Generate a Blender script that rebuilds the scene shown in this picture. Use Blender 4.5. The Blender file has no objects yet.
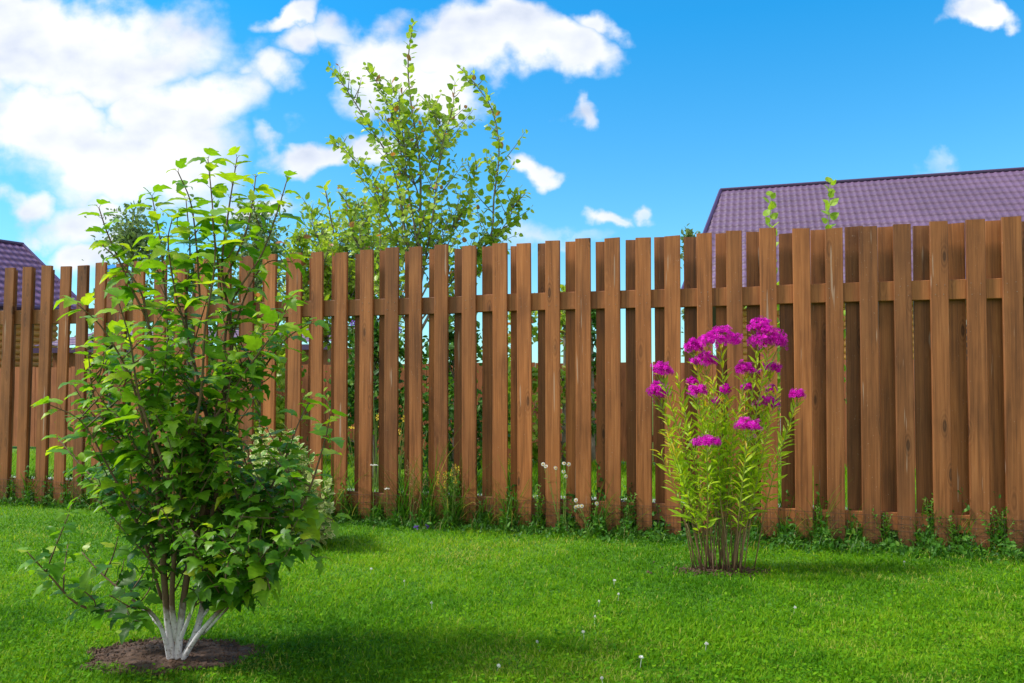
import bpy, math, random
import numpy as np
from mathutils import Vector
random.seed(7); rng = np.random.default_rng(11)
PI = math.pi
scene = bpy.context.scene
COL = scene.collection

# ------------------------------------------------------------------ camera
F = 796.0; CAMZ = 0.94; PITCH = math.radians(1.6); SH = 23.3
cam_d = bpy.data.cameras.new('camera'); cam = bpy.data.objects.new('camera', cam_d); COL.objects.link(cam)
cam.location = (0, 0, CAMZ); cam.rotation_euler = (PI/2 + PITCH, 0, 0)
cam_d.sensor_width = 36; cam_d.lens = F*36/1024; cam_d.shift_y = SH/1024
cam_d.clip_end = 3000; cam_d.clip_start = 0.05
scene.camera = cam

def at(px, py, D):
    """point of the place seen at a photo position, D metres in front of the camera"""
    vx = (px-512)/F; vz = (341.5-py+SH)/F
    y = math.cos(PITCH) - vz*math.sin(PITCH); z = math.sin(PITCH) + vz*math.cos(PITCH)
    return np.array([vx*D/y, D, CAMZ + z*D/y])

# ------------------------------------------------------------------ helpers
def tag(o, label=None, cat=None, group=None, kind=None):
    if label: o['label'] = label
    if cat: o['category'] = cat
    if group: o['group'] = group
    if kind: o['kind'] = kind
    return o

def empty(name, loc=(0, 0, 0), rz=0.0):
    o = bpy.data.objects.new(name, None); COL.objects.link(o)
    o.location = loc; o.rotation_euler = (0, 0, rz); o.empty_display_size = 0.1
    return o

class MB:
    """collects polygons; build() links them as one mesh object"""
    def __init__(s): s.v = []; s.f = []; s.n = 0; s.var = []
    def add(s, verts, faces, var=0.5):
        verts = np.asarray(verts, float)
        s.v.append(verts); s.f.append([tuple(i + s.n for i in f) for f in faces]); s.n += len(verts)
        s.var.append(np.full(len(verts), var) if np.isscalar(var) else np.asarray(var))
    def box(s, x0, x1, y0, y1, z0, z1):
        v = [(x0,y0,z0),(x1,y0,z0),(x1,y1,z0),(x0,y1,z0),(x0,y0,z1),(x1,y0,z1),(x1,y1,z1),(x0,y1,z1)]
        s.add(v, [(0,3,2,1),(4,5,6,7),(0,1,5,4),(1,2,6,5),(2,3,7,6),(3,0,4,7)])
    def tube(s, pts, radii, sides=6, var=0.5):
        pts = np.asarray(pts, float); n = len(pts)
        if np.isscalar(radii): radii = [radii]*n
        T = np.gradient(pts, axis=0); T /= (np.linalg.norm(T, axis=1)[:, None] + 1e-9)
        ref = np.array([0.31, 0.2, 0.93]) if abs(T[0][2]) < 0.8 else np.array([0.95, 0.3, 0.1])
        vs = []
        for i in range(n):
            a = np.cross(T[i], ref); a /= np.linalg.norm(a) + 1e-9; b = np.cross(T[i], a)
            for k in range(sides):
                t = 2*PI*k/sides; vs.append(pts[i] + radii[i]*(math.cos(t)*a + math.sin(t)*b))
        fs = []
        for i in range(n-1):
            for k in range(sides):
                k2 = (k+1) % sides
                fs.append((i*sides+k, i*sides+k2, (i+1)*sides+k2, (i+1)*sides+k))
        fs.append(tuple(range(sides))[::-1]); fs.append(tuple((n-1)*sides+k for k in range(sides)))
        s.add(vs, fs, var)
    def inst(s, tv, tf, P, X, Y, Z, S, var):
        """many copies of a template: P (m,3), axes (m,3), S (m,) or (m,3), var (m,)"""
        m = len(P)
        if m == 0: return
        S = np.asarray(S, float)
        if S.ndim == 1: S = np.repeat(S[:, None], 3, 1)
        tv = np.asarray(tv, float)
        V = P[:, None, :] + (tv[None, :, 0:1]*S[:, None, 0:1])*X[:, None, :] + (tv[None, :, 1:2]*S[:, None, 1:2])*Y[:, None, :] + (tv[None, :, 2:3]*S[:, None, 2:3])*Z[:, None, :]
        s.v.append(V.reshape(-1, 3)); nt = len(tv)
        s.f.append(('I', tf, m, s.n, nt)); s.n += m*nt
        s.var.append(np.repeat(np.asarray(var), nt))
    def build(s, name, mat, parent=None, smooth=False):
        me = bpy.data.meshes.new(name)
        V = np.concatenate(s.v); loops = []; tot = []
        for f in s.f:
            if isinstance(f, tuple):
                _, tf, m, off, nt = f
                base = np.concatenate([np.asarray(q) for q in tf]); lt = np.array([len(q) for q in tf])
                loops.append((base[None, :] + (off + np.arange(m)*nt)[:, None]).ravel()); tot.append(np.tile(lt, m))
            else:
                loops.append(np.array([i for q in f for i in q], int)); tot.append(np.array([len(q) for q in f], int))
        L = np.concatenate(loops); Tt = np.concatenate(tot)
        me.vertices.add(len(V)); me.vertices.foreach_set('co', V.astype(np.float32).ravel())
        me.loops.add(len(L)); me.loops.foreach_set('vertex_index', L.astype(np.int32))
        me.polygons.add(len(Tt))
        st = np.concatenate([[0], np.cumsum(Tt)[:-1]])
        me.polygons.foreach_set('loop_start', st.astype(np.int32)); me.polygons.foreach_set('loop_total', Tt.astype(np.int32))
        me.update(calc_edges=True)
        me.polygons.foreach_set('use_smooth', np.full(len(Tt), bool(smooth)))
        a = me.attributes.new('var', 'FLOAT', 'POINT'); a.data.foreach_set('value', np.concatenate(s.var).astype(np.float32))
        me.materials.append(mat)
        o = bpy.data.objects.new(name, me); COL.objects.link(o)
        if parent: o.parent = parent
        return o

# ------------------------------------------------------------------ materials
def mat(name):
    m = bpy.data.materials.new(name); m.use_nodes = True
    nt = m.node_tree; b = nt.nodes['Principled BSDF']
    return m, nt, b
def N(nt, t, **k):
    n = nt.nodes.new(t)
    for a, v in k.items(): setattr(n, a, v)
    return n
def ramp(nt, stops, src=None, interp='LINEAR'):
    r = N(nt, 'ShaderNodeValToRGB'); e = r.color_ramp.elements; r.color_ramp.interpolation = interp
    while len(e) < len(stops): e.new(0.5)
    for q, (p, c) in zip(e, stops):
        q.position = p; q.color = tuple(c)+(1,) if len(c) == 3 else c
    if src is not None: nt.links.new(src, r.inputs[0])
    return r
def math_(nt, op, a, b=None, clamp=False):
    m = N(nt, 'ShaderNodeMath', operation=op); m.use_clamp = clamp
    for i, x in enumerate((a, b)):
        if x is None: continue
        if isinstance(x, (int, float)): m.inputs[i].default_value = x
        else: nt.links.new(x, m.inputs[i])
    return m.outputs[0]
def mixc(nt, f, a, b, mode='MIX'):
    m = N(nt, 'ShaderNodeMix', data_type='RGBA', blend_type=mode)
    for s, x in ((m.inputs[0], f), (m.inputs[6], a), (m.inputs[7], b)):
        if isinstance(x, (int, float)): s.default_value = x
        elif isinstance(x, tuple): s.default_value = x+(1,) if len(x) == 3 else x
        else: nt.links.new(x, s)
    return m.outputs[2]
def noise(nt, vec, scale, detail=4, rough=0.55, dist=0.0):
    n = N(nt, 'ShaderNodeTexNoise'); n.inputs['Scale'].default_value = scale; n.inputs['Detail'].default_value = detail
    n.inputs['Roughness'].default_value = rough; n.inputs['Distortion'].default_value = dist
    if vec is not None: nt.links.new(vec, n.inputs['Vector'])
    return n.outputs[0]
def bump(nt, h, b, strength=0.3, dist=0.01):
    n = N(nt, 'ShaderNodeBump'); n.inputs['Strength'].default_value = strength; n.inputs['Distance'].default_value = dist
    nt.links.new(h, n.inputs['Height']); nt.links.new(n.outputs[0], b.inputs['Normal'])

def leaf_mat(name, stops, transl=0.35, rough=0.45, spec=0.4, tcol=None, gain=1.0):
    m, nt, b = mat(name)
    at_ = N(nt, 'ShaderNodeAttribute', attribute_name='var')
    r = ramp(nt, stops, at_.outputs['Fac'])
    g = N(nt, 'ShaderNodeNewGeometry')
    nz = noise(nt, g.outputs['Position'], 60, 2)
    c = mixc(nt, 1.0, r.outputs[0], ramp(nt, [(0.3, (0.8, 0.8, 0.8)), (0.7, (1.15, 1.15, 1.1))], nz).outputs[0], 'MULTIPLY')
    nt.links.new(c, b.inputs['Base Color']); b.inputs['Roughness'].default_value = rough
    b.inputs['Specular IOR Level'].default_value = spec
    t = N(nt, 'ShaderNodeBsdfTranslucent')
    tc = mixc(nt, 1.0, c, tcol or (1.5, 1.5, 0.5), 'MULTIPLY'); nt.links.new(tc, t.inputs['Color'])
    mx = N(nt, 'ShaderNodeMixShader'); mx.inputs[0].default_value = transl
    nt.links.new(b.outputs[0], mx.inputs[1]); nt.links.new(t.outputs[0], mx.inputs[2])
    nt.links.new(mx.outputs[0], nt.nodes['Material Output'].inputs[0])
    return m

def wood_mat(name, c_dark, c_mid, c_light, drips=True):
    m, nt, b = mat(name)
    tc = N(nt, 'ShaderNodeTexCoord'); oi = N(nt, 'ShaderNodeObjectInfo')
    off = N(nt, 'ShaderNodeVectorMath', operation='SCALE'); off.inputs[0].default_value = (13.1, 7.7, 31.3)
    nt.links.new(oi.outputs['Random'], off.inputs['Scale'])
    add = N(nt, 'ShaderNodeVectorMath', operation='ADD'); nt.links.new(tc.outputs['Object'], add.inputs[0]); nt.links.new(off.outputs[0], add.inputs[1])
    P = add.outputs[0]
    def mp(s):
        q = N(nt, 'ShaderNodeMapping'); q.inputs['Scale'].default_value = s; nt.links.new(P, q.inputs['Vector']); return q.outputs[0]
    # knots bend the grain
    vor = N(nt, 'ShaderNodeTexVoronoi'); vor.inputs['Scale'].default_value = 1.0; vor.inputs['Randomness'].default_value = 1.0
    nt.links.new(mp((9, 4, 2.6)), vor.inputs['Vector'])
    kd = vor.outputs['Distance']
    knot = ramp(nt, [(0.0, (1,1,1)), (0.08, (0.85,0.85,0.85)), (0.13, (0.2,0.2,0.2)), (0.26, (0,0,0))], kd).outputs[0]
    kring = math_(nt, 'SINE', math_(nt, 'MULTIPLY', kd, 70.0))
    kmask = ramp(nt, [(0.05, (1,1,1)), (0.30, (0,0,0))], kd).outputs[0]
    g1 = noise(nt, mp((38, 12, 1.3)), 1.0, 5, 0.6, 0.8)
    g2 = noise(nt, mp((150, 60, 3.0)), 1.0, 3, 0.6)
    gr = math_(nt, 'ADD', math_(nt, 'MULTIPLY', g1, 0.65), math_(nt, 'MULTIPLY', g2, 0.35))
    gr = math_(nt, 'ADD', gr, math_(nt, 'MULTIPLY', math_(nt, 'MULTIPLY', kring, kmask), 0.12))
    col = ramp(nt, [(0.30, c_dark), (0.5, c_mid), (0.70, c_light)], gr).outputs[0]
    blot = noise(nt, mp((6, 3, 2.2)), 1.0, 3, 0.6)
    col = mixc(nt, 1.0, col, ramp(nt, [(0.3, (0.68, 0.66, 0.66)), (0.5, (1, 1, 1)), (0.72, (1.18, 1.16, 1.1))], blot).outputs[0], 'MULTIPLY')
    col = mixc(nt, math_(nt, 'MULTIPLY', knot, 0.75), col, tuple(x*0.35 for x in c_dark))
    rv = ramp(nt, [(0, (0.66, 0.68, 0.72)), (0.5, (0.97, 0.96, 0.95)), (1, (1.28, 1.24, 1.2))], oi.outputs['Random']).outputs[0]
    col = mixc(nt, 1.0, col, rv, 'MULTIPLY')
    if drips:   # bare pale streaks and resin specks
        d = noise(nt, mp((42, 20, 2.2)), 1.0, 2, 0.5)
        dm = ramp(nt, [(0.70, (0,0,0)), (0.735, (1,1,1))], d).outputs[0]
        sp = noise(nt, mp((160, 80, 90)), 1.0, 1, 0.5)
        sm = ramp(nt, [(0.75, (0,0,0)), (0.78, (1,1,1))], sp).outputs[0]
        col = mixc(nt, math_(nt, 'MULTIPLY', math_(nt, 'MAXIMUM', dm, sm), 0.45), col, (0.5, 0.38, 0.3))
        # dirt towards the soil, an uneven splash line
        sx = N(nt, 'ShaderNodeSeparateXYZ'); nt.links.new(tc.outputs['Object'], sx.inputs[0])
        zz = math_(nt, 'ADD', sx.outputs['Z'], math_(nt, 'MULTIPLY', noise(nt, mp((14, 8, 9)), 1.0, 3), -0.22))
        dz = ramp(nt, [(0.0, (1,1,1)), (0.14, (0,0,0))], zz).outputs[0]
        col = mixc(nt, math_(nt, 'MULTIPLY', dz, 0.25), col, (0.11, 0.065, 0.035))
    nt.links.new(col, b.inputs['Base Color'])
    nt.links.new(math_(nt, 'ADD', math_(nt, 'MULTIPLY', g1, 0.3), 0.42), b.inputs['Roughness'])
    b.inputs['Specular IOR Level'].default_value = 0.35
    bump(nt, gr, b, 0.45, 0.004)
    return m

M = {}
M['wood'] = wood_mat('stained_wood', (0.115, 0.039, 0.011), (0.28, 0.099, 0.030), (0.40, 0.160, 0.056))
M['rail'] = wood_mat('stained_wood_rail', (0.12, 0.040, 0.012), (0.245, 0.092, 0.028), (0.33, 0.135, 0.048), drips=False)
M['far_wood'] = wood_mat('far_fence_wood', (0.17, 0.05, 0.02), (0.28, 0.095, 0.04), (0.36, 0.14, 0.06), drips=False)

def plain(name, c, rough=0.6, var=0.15, scale=8, metallic=0.0, bumpn=0.0):
    m, nt, b = mat(name); g = N(nt, 'ShaderNodeTexCoord')
    n = noise(nt, g.outputs['Object'], scale, 4)
    col = mixc(nt, 1.0, c, ramp(nt, [(0.3, (1-var,)*3), (0.7, (1+var,)*3)], n).outputs[0], 'MULTIPLY')
    nt.links.new(col, b.inputs['Base Color']); b.inputs['Roughness'].default_value = rough; b.inputs['Metallic'].default_value = metallic
    if bumpn: bump(nt, n, b, bumpn, 0.01)
    return m

M['wire'] = plain('rusty_wire', (0.045, 0.028, 0.022), 0.7, 0.3, 30)
M['soil'] = plain('soil', (0.085, 0.048, 0.03), 0.95, 0.5, 45, bumpn=0.8)
M['gravel'] = plain('gravel', (0.36, 0.35, 0.36), 0.9, 0.3, 30, bumpn=0.4)
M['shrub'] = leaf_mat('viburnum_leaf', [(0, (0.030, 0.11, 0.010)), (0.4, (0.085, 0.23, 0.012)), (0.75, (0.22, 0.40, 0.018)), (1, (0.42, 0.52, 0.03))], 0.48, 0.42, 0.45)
M['tree'] = leaf_mat('aspen_leaf', [(0, (0.14, 0.25, 0.03)), (0.5, (0.32, 0.46, 0.05)), (0.92, (0.50, 0.58, 0.10)), (0.97, (0.42, 0.20, 0.09)), (1, (0.45, 0.16, 0.10))], 0.4, 0.4, 0.4)
M['fresh'] = leaf_mat('fresh_leaf', [(0, (0.16, 0.32, 0.02)), (1, (0.38, 0.50, 0.05))], 0.45, 0.45, 0.3)
M['dark_fol'] = leaf_mat('dark_leaf', [(0, (0.02, 0.08, 0.015)), (0.6, (0.07, 0.20, 0.02)), (1, (0.20, 0.34, 0.04))], 0.3, 0.5, 0.3)
M['far_fol'] = leaf_mat('far_leaf', [(0, (0.10, 0.17, 0.08)), (1, (0.30, 0.38, 0.20))], 0.3, 0.6, 0.2)
M['varieg'] = leaf_mat('variegated_leaf', [(0, (0.16, 0.34, 0.05)), (0.4, (0.38, 0.5, 0.14)), (0.55, (0.66, 0.68, 0.32)), (1, (0.80, 0.80, 0.46))], 0.35, 0.5, 0.3, (1.0, 1.0, 0.7))
M['phlox'] = leaf_mat('phlox_leaf', [(0, (0.14, 0.30, 0.012)), (0.5, (0.30, 0.48, 0.018)), (0.9, (0.46, 0.58, 0.03)), (1, (0.6, 0.42, 0.03))], 0.42, 0.45, 0.35)
M['petal'] = leaf_mat('magenta_petal', [(0, (0.16, 0.0, 0.10)), (0.5, (0.60, 0.002, 0.43)), (1, (0.85, 0.03, 0.68))], 0.3, 0.6, 0.1, (1.2, 1.0, 1.2))
M['white_petal'] = leaf_mat('white_petal', [(0, (0.8, 0.8, 0.75)), (1, (0.85, 0.85, 0.85))], 0.25, 0.6, 0.1, (1, 1, 1))
M['yellow'] = plain('yellow_flower', (0.75, 0.50, 0.02), 0.7, 0.2, 60)
M['violet'] = leaf_mat('violet_petal', [(0, (0.12, 0.04, 0.4)), (1, (0.2, 0.08, 0.5))], 0.2, 0.6, 0.1, (1, 1, 1))
M['straw'] = leaf_mat('straw', [(0, (0.30, 0.18, 0.09)), (1, (0.5, 0.34, 0.18))], 0.3, 0.8, 0.1, (1, 1, 0.9))
M['grass'] = leaf_mat('grass_blade', [(0, (0.045, 0.16, 0.004)), (0.45, (0.13, 0.32, 0.006)), (0.85, (0.27, 0.44, 0.010)), (0.95, (0.42, 0.46, 0.08)), (1, (0.5, 0.42, 0.17))], 0.40, 0.6, 0.12)
M['weed'] = leaf_mat('weed_blade', [(0, (0.02, 0.09, 0.010)), (0.5, (0.06, 0.19, 0.015)), (0.9, (0.15, 0.30, 0.03)), (1, (0.35, 0.30, 0.12))], 0.38, 0.5, 0.3)
M['bark_red'] = plain('twig_bark', (0.11, 0.065, 0.04), 0.8, 0.35, 40, bumpn=0.3)
M['bark_grey'] = plain('grey_bark', (0.20, 0.17, 0.14), 0.8, 0.3, 20, bumpn=0.3)
M['stalk'] = plain('green_stalk', (0.16, 0.24, 0.04), 0.6, 0.2, 20)

# whitewashed stems of the shrub: lime paint up to an uneven height
m, nt, b = mat('whitewashed_bark'); g = N(nt, 'ShaderNodeTexCoord')
sx = N(nt, 'ShaderNodeSeparateXYZ'); nt.links.new(g.outputs['Object'], sx.inputs[0])
n1 = noise(nt, g.outputs['Object'], 35, 4); n2 = noise(nt, g.outputs['Object'], 90, 4, 0.7)
zz = math_(nt, 'ADD', sx.outputs['Z'], math_(nt, 'MULTIPLY', n1, 0.10))
pm = ramp(nt, [(0.20, (1,1,1)), (0.25, (0,0,0))], zz).outputs[0]
ch = ramp(nt, [(0.34, (0.15,0.15,0.15)), (0.47, (1,1,1))], n2).outputs[0]
bk = mixc(nt, n2, (0.08, 0.045, 0.025), (0.19, 0.12, 0.07))
nt.links.new(mixc(nt, math_(nt, 'MULTIPLY', pm, ch), bk, (0.60, 0.58, 0.61)), b.inputs['Base Color']); b.inputs['Roughness'].default_value = 0.85
bump(nt, n2, b, 0.6, 0.004); M['white_bark'] = m

# phlox stems: brown below, green above
m, nt, b = mat('phlox_stem'); g = N(nt, 'ShaderNodeTexCoord')
sx = N(nt, 'ShaderNodeSeparateXYZ'); nt.links.new(g.outputs['Object'], sx.inputs[0])
zz = math_(nt, 'ADD', sx.outputs['Z'], math_(nt, 'MULTIPLY', noise(nt, g.outputs['Object'], 30, 3), 0.1))
nt.links.new(ramp(nt, [(0.0, (0.14, 0.08, 0.05)), (0.35, (0.22, 0.14, 0.06)), (0.55, (0.20, 0.28, 0.03))], zz).outputs[0], b.inputs['Base Color']); M['phlox_stem'] = m

# metal tile roof
def roof_mat(name, c):
    m, nt, b = mat(name); g = N(nt, 'ShaderNodeTexCoord')
    n = noise(nt, g.outputs['Object'], 0.8, 6, 0.7); n2 = noise(nt, g.outputs['Object'], 25, 3, 0.6)
    col = mixc(nt, 1.0, c, ramp(nt, [(0.35, (0.72,)*3), (0.65, (1.25,)*3)], math_(nt, 'ADD', math_(nt, 'MULTIPLY', n, 0.6), math_(nt, 'MULTIPLY', n2, 0.4))).outputs[0], 'MULTIPLY')
    nt.links.new(col, b.inputs['Base Color']); b.inputs['Roughness'].default_value = 0.55
    b.inputs['Specular IOR Level'].default_value = 0.5
    return m
M['roof'] = roof_mat('violet_metal_tile', (0.135, 0.078, 0.15))
M['roof_left'] = roof_mat('dark_violet_metal_tile', (0.12, 0.06, 0.14))
M['trim'] = plain('roof_trim', (0.06, 0.03, 0.09), 0.4, 0.1, 3)
M['glass'] = plain('window_glass', (0.03, 0.05, 0.08), 0.08, 0.1, 3)
M['white'] = plain('white_frame', (0.75, 0.75, 0.75), 0.5, 0.05, 5)
M['blue'] = plain('blue_plastic', (0.03, 0.22, 0.7), 0.4, 0.1, 5)
M['brick'] = plain('red_brown_post', (0.33, 0.12, 0.06), 0.7, 0.2, 8)

# orange log siding
m, nt, b = mat('log_siding'); g = N(nt, 'ShaderNodeTexCoord')
q = N(nt, 'ShaderNodeMapping'); q.inputs['Scale'].default_value = (1.5, 1.5, 40); nt.links.new(g.outputs['Object'], q.inputs['Vector'])
n = noise(nt, q.outputs[0], 1.0, 4)
nt.links.new(ramp(nt, [(0.3, (0.42, 0.16, 0.035)), (0.55, (0.58, 0.26, 0.06)), (0.75, (0.68, 0.34, 0.09))], n).outputs[0], b.inputs['Base Color'])
b.inputs['Roughness'].default_value = 0.55; M['log'] = m

# ground
m, nt, b = mat('lawn_ground'); g = N(nt, 'ShaderNodeTexCoord')
n1 = noise(nt, g.outputs['Object'], 1.2, 6, 0.6); n2 = noise(nt, g.outputs['Object'], 60, 4, 0.7)
c = ramp(nt, [(0.3, (0.045, 0.13, 0.010)), (0.5, (0.08, 0.22, 0.012)), (0.7, (0.14, 0.29, 0.018))], math_(nt, 'ADD', math_(nt, 'MULTIPLY', n1, 0.5), math_(nt, 'MULTIPLY', n2, 0.5)))
nt.links.new(c.outputs[0], b.inputs['Base Color']); b.inputs['Roughness'].default_value = 0.9; bump(nt, n2, b, 0.6, 0.02)
M['ground'] = m

# ------------------------------------------------------------------ fence line
A = np.array([at(10, 387, 6.436)[0], 6.436]); Bp = np.array([at(1015, 387, 4.501)[0], 4.501])
U = (Bp-A)/np.linalg.norm(Bp-A); NB = np.array([-U[1], U[0]])         # U along the fence, NB away from the camera
RZ = math.atan2(U[1], U[0])
def s_of(px, back=0.0, corr=1.005):
    a = (px-512)/F*corr; q = A + NB*back
    return (a*q[1]-q[0])/(U[0]-a*U[1])
def fp(s, back, z=0.0):
    q = A + U*s + NB*back; return np.array([q[0], q[1], z])

fence = empty('wooden_fence', (A[0], A[1], 0), RZ)
tag(fence, 'long brown stained timber picket fence with boards on both sides of its rail', 'fence')
front_px = [4, 22, 41, 59.4, 78, 96, 117, 135, 156, 177, 198.5, 221, 243.5, 266.5, 290, 313.2, 336.9, 361.1, 386.4, 410.9, 435.9, 463.3, 493.6, 518.1,
            546, 575.8, 605, 635.4, 664, 696.2, 726.5, 759, 792.5, 824.4, 858.7, 893.3, 928.9, 964.9, 1000.8]
rear_px = [309.5, 332.1, 355.6, 379.8, 404.8, 429, 454.4, 482.3, 510.5, 537.6, 565.6, 595.8, 625.1, 653.8, 684.1, 715, 746.3, 778.8, 811, 844.6, 877.9, 913.1, 947.7, 985.7, 1021]
Z_R0, Z_R1 = 1.445, 1.56
def board(name, s0, w, y0, th, z0, z1, lean, mt):
    """one picket: chamfered board with slightly wandering edges, in the fence's own frame"""
    n = 9; vs = []
    zs = np.linspace(z0, z1, n); ph = random.random()*6; am = random.uniform(0.0005, 0.0022); tw = random.uniform(-0.002, 0.002); ts = random.uniform(-0.004, 0.004)
    c = 0.003
    for i, z in enumerate(zs):
        bow = am*math.sin(ph+z*2.3); ybow = am*math.sin(ph*1.7+z*2.0)*0.8
        x0 = bow - w/2; x1 = bow + w/2
        prof = [(x0+c, 0), (x1-c, 0), (x1, c), (x1, th-c), (x1-c, th), (x0+c, th), (x0, th-c), (x0, c)]
        for (px_, py_) in prof:
            zz_ = z + (ts*px_/w if i == n-1 else 0)
            vs.append((px_ + tw*0, py_ + ybow + tw*(px_/w)*(z-1), zz_))
    fs = []
    for i in range(n-1):
        for k in range(8):
            k2 = (k+1) % 8; fs.append((i*8+k, i*8+k2, (i+1)*8+k2, (i+1)*8+k))
    fs.append(tuple(range(8))[::-1]); fs.append(tuple((n-1)*8+k for k in range(8)))
    mb = MB(); mb.add(vs, fs); o = mb.build(name, mt, fence)
    o.location = (s0 + w/2, y0, 0); o.rotation_euler = (random.uniform(-.002, .002), lean, 0)
    return o
FT = 0.024; RT = 0.045
front_s = [s_of(p) for p in front_px]
d_end = front_s[-1]-front_s[-2]
front_s = [front_s[0]-0.205*k for k in (5, 4, 3, 2, 1)] + front_s + [front_s[-1]+0.205*k for k in (1, 2, 3, 4, 5)]
for i, s in enumerate(front_s):
    w = 0.096 + random.uniform(-0.005, 0.006)
    lean = random.uniform(-0.002, 0.002) + (0.022*max(0, min(1, (1.6-s)/1.6)) if s < 1.6 else 0)
    board('picket', s, w, -FT, FT, 0.004 + random.uniform(-.01, .01), 1.9 + random.uniform(-0.012, 0.012), lean, M['wood'])
rb = FT*0 + RT
rear_s = [s_of(p, RT) for p in rear_px]
first = rear_s[0]; k = 1
extra = []
for a, b_ in zip(front_s[:-1], front_s[1:]):
    mid = a + (rear_s[1]-s_of(336.9)) + (b_-a)
    if mid < first-0.08: extra.append(mid)
rear_s = extra + rear_s + [rear_s[-1]+0.205*k for k in (1, 2, 3, 4)]
for s in rear_s:
    w = 0.098 + random.uniform(-0.006, 0.006)
    lean = random.uniform(-0.002, 0.002) + (0.022*max(0, min(1, (1.6-s)/1.6)) if s < 1.6 else 0)
    board('picket', s, w, RT, FT, 0.06 + random.uniform(-.02, .02), 1.895 + random.uniform(-0.012, 0.012), lean, M['wood'])
def rail(s0, s1, z0, z1):
    mb = MB(); n = int((s1-s0)/0.25); c = 0.003; vs = []; fs = []
    for i in range(n+1):
        x = (s1-s0)*i/n; dz = 0.003*math.sin(x*1.7+z0*5)
        for (y, z) in [(c, z0), (RT-c, z0), (RT-0.0005, z0+c), (RT-0.0005, z1-c), (RT-c, z1), (c, z1), (0.0005, z1-c), (0.0005, z0+c)]:
            vs.append((x, y, z+dz))
    for i in range(n):
        for k in range(8):
            k2 = (k+1) % 8; fs.append((i*8+k2, i*8+k, (i+1)*8+k, (i+1)*8+k2))
    fs.append(tuple(range(8))); fs.append(tuple(n*8+k for k in range(8))[::-1])
    mb.add([(z*0+x, y, z) for x, y, z in vs], fs); return mb
sA, sB = front_s[0]-0.05, front_s[-1]+0.15
cuts = [sA, s_of(170), s_of(463.3)+0.05, s_of(759)+0.05, sB]
cuts[1] = front_s[5+8]+0.05
for a, b_ in zip(cuts[:-1], cuts[1:]):
    for (z0, z1) in ((Z_R0, Z_R1), (0.10, 0.205)):
        o = rail(a+0.001, b_-0.001, z0, z1).build('rail', M['rail'], fence); o.location = (a, 0, 0)
# nail heads
mb = MB()
for s in front_s:
    for zc in (1.475, 1.53, 0.13, 0.175):
        for dx in (0.025, 0.07):
            t = [(math.cos(a)*0.0022, math.sin(a)*0.0022) for a in np.linspace(0, 2*PI, 7)[:-1]]
            x0 = s+dx+random.uniform(-.006, .006); z_ = zc+random.uniform(-.006, .006)
            mb.add([(x0+p, -FT-0.0015, z_+q_) for p, q_ in t] + [(x0+p, -FT+0.003, z_+q_) for p, q_ in t], [tuple(range(6))] + [(k, k+6, (k+1) % 6+6, (k+1) % 6) for k in range(6)])
nh = mb.build('nail_heads', plain('zinc', (0.28, 0.24, 0.2), 0.5, 0.1, 5, 0.6), fence); nh['kind'] = 'stuff'

# wire mesh edging in front of the boards' feet
wm = MB(); L = sB-sA
nseg = int(L/0.1)
for z in (0.055, 0.10, 0.145, 0.195):
    pts = [(x, -FT-0.006+0.003*math.sin(x*9+z*40), z+0.006*math.sin(x*3.3+z*20)) for x in np.linspace(0, L, nseg)]
    wm.tube(pts, 0.0010, 4)
x = 0.0
while x < L:
    d = 0.003*math.sin(x*20); zt = 0.198 + 0.006*math.sin(x*3.3+4)
    wm.tube([(x, -FT-0.008, 0.0), (x+d, -FT-0.007, 0.1), (x+random.uniform(-.003, .003), -FT-0.007, zt)], 0.0010, 4); x += 0.048
wo = wm.build('wire_edging', M['wire']); wo.location = (A[0]+U[0]*sA, A[1]+U[1]*sA, 0); wo.rotation_euler = (0, 0, RZ)
tag(wo, 'low strip of rusty wire mesh along the foot of the timber fence', 'wire mesh')

# ------------------------------------------------------------------ ground
mb = MB(); R = 1200.0
mb.add([(-R, -R, 0), (R, -R, 0), (R, R, 0), (-R, R, 0)], [(0, 1, 2, 3)])
tag(mb.build('lawn_ground', M['ground']), kind='structure')
mb = MB()   # gravel path beyond the fence
pts = []
for s in np.linspace(-12, 22, 60):
    pts.append((fp(s, 1.30+0.03*math.sin(s*2.1)), fp(s, 1.62+0.04*math.sin(s*1.3+1))))
vs = []; fs = []
for i, (a, b_) in enumerate(pts):
    vs += [(a[0], a[1], 0.004), (b_[0], b_[1], 0.004)]
    if i: fs.append((2*i-2, 2*i, 2*i+1, 2*i-1))
mb.add(vs, fs); tag(mb.build('garden_path', M['gravel']), kind='structure')

# soil round the shrub
SB = at(175, 661, 2.74); SB[2] = 0
mb = MB(); vs = []; fs = []; nr, na = 26, 72
cx, cy = at(170, 655, 2.80)[0], 2.80
rad = [0.30 + 0.025*math.sin(a*3+1) + 0.02*math.sin(a*7) + 0.012*math.sin(a*13+2) for a in np.linspace(0, 2*PI, na, endpoint=False)]
for i in range(nr):
    t = min(1.0, (i+0.02)/(nr-1))
    for k in range(na):
        a = 2*PI*k/na; r = rad[k]*t
        hh = 0.012*(1-t**2) + (0.006*random.random() + 0.008*math.sin(r*60+k)*math.cos(k*1.3))*(1-t)**0.4*0.7
        vs.append((cx+r*math.cos(a), cy+r*math.sin(a)*0.62, 0.005+max(0, hh)))
for i in range(nr-1):
    for k in range(na): fs.append((i*na+k, i*na+(k+1) % na, (i+1)*na+(k+1) % na, (i+1)*na+k))
fs.append(tuple(range(na))[::-1]); mb.add(vs, [f[::-1] for f in fs]);
cl = []
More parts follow.
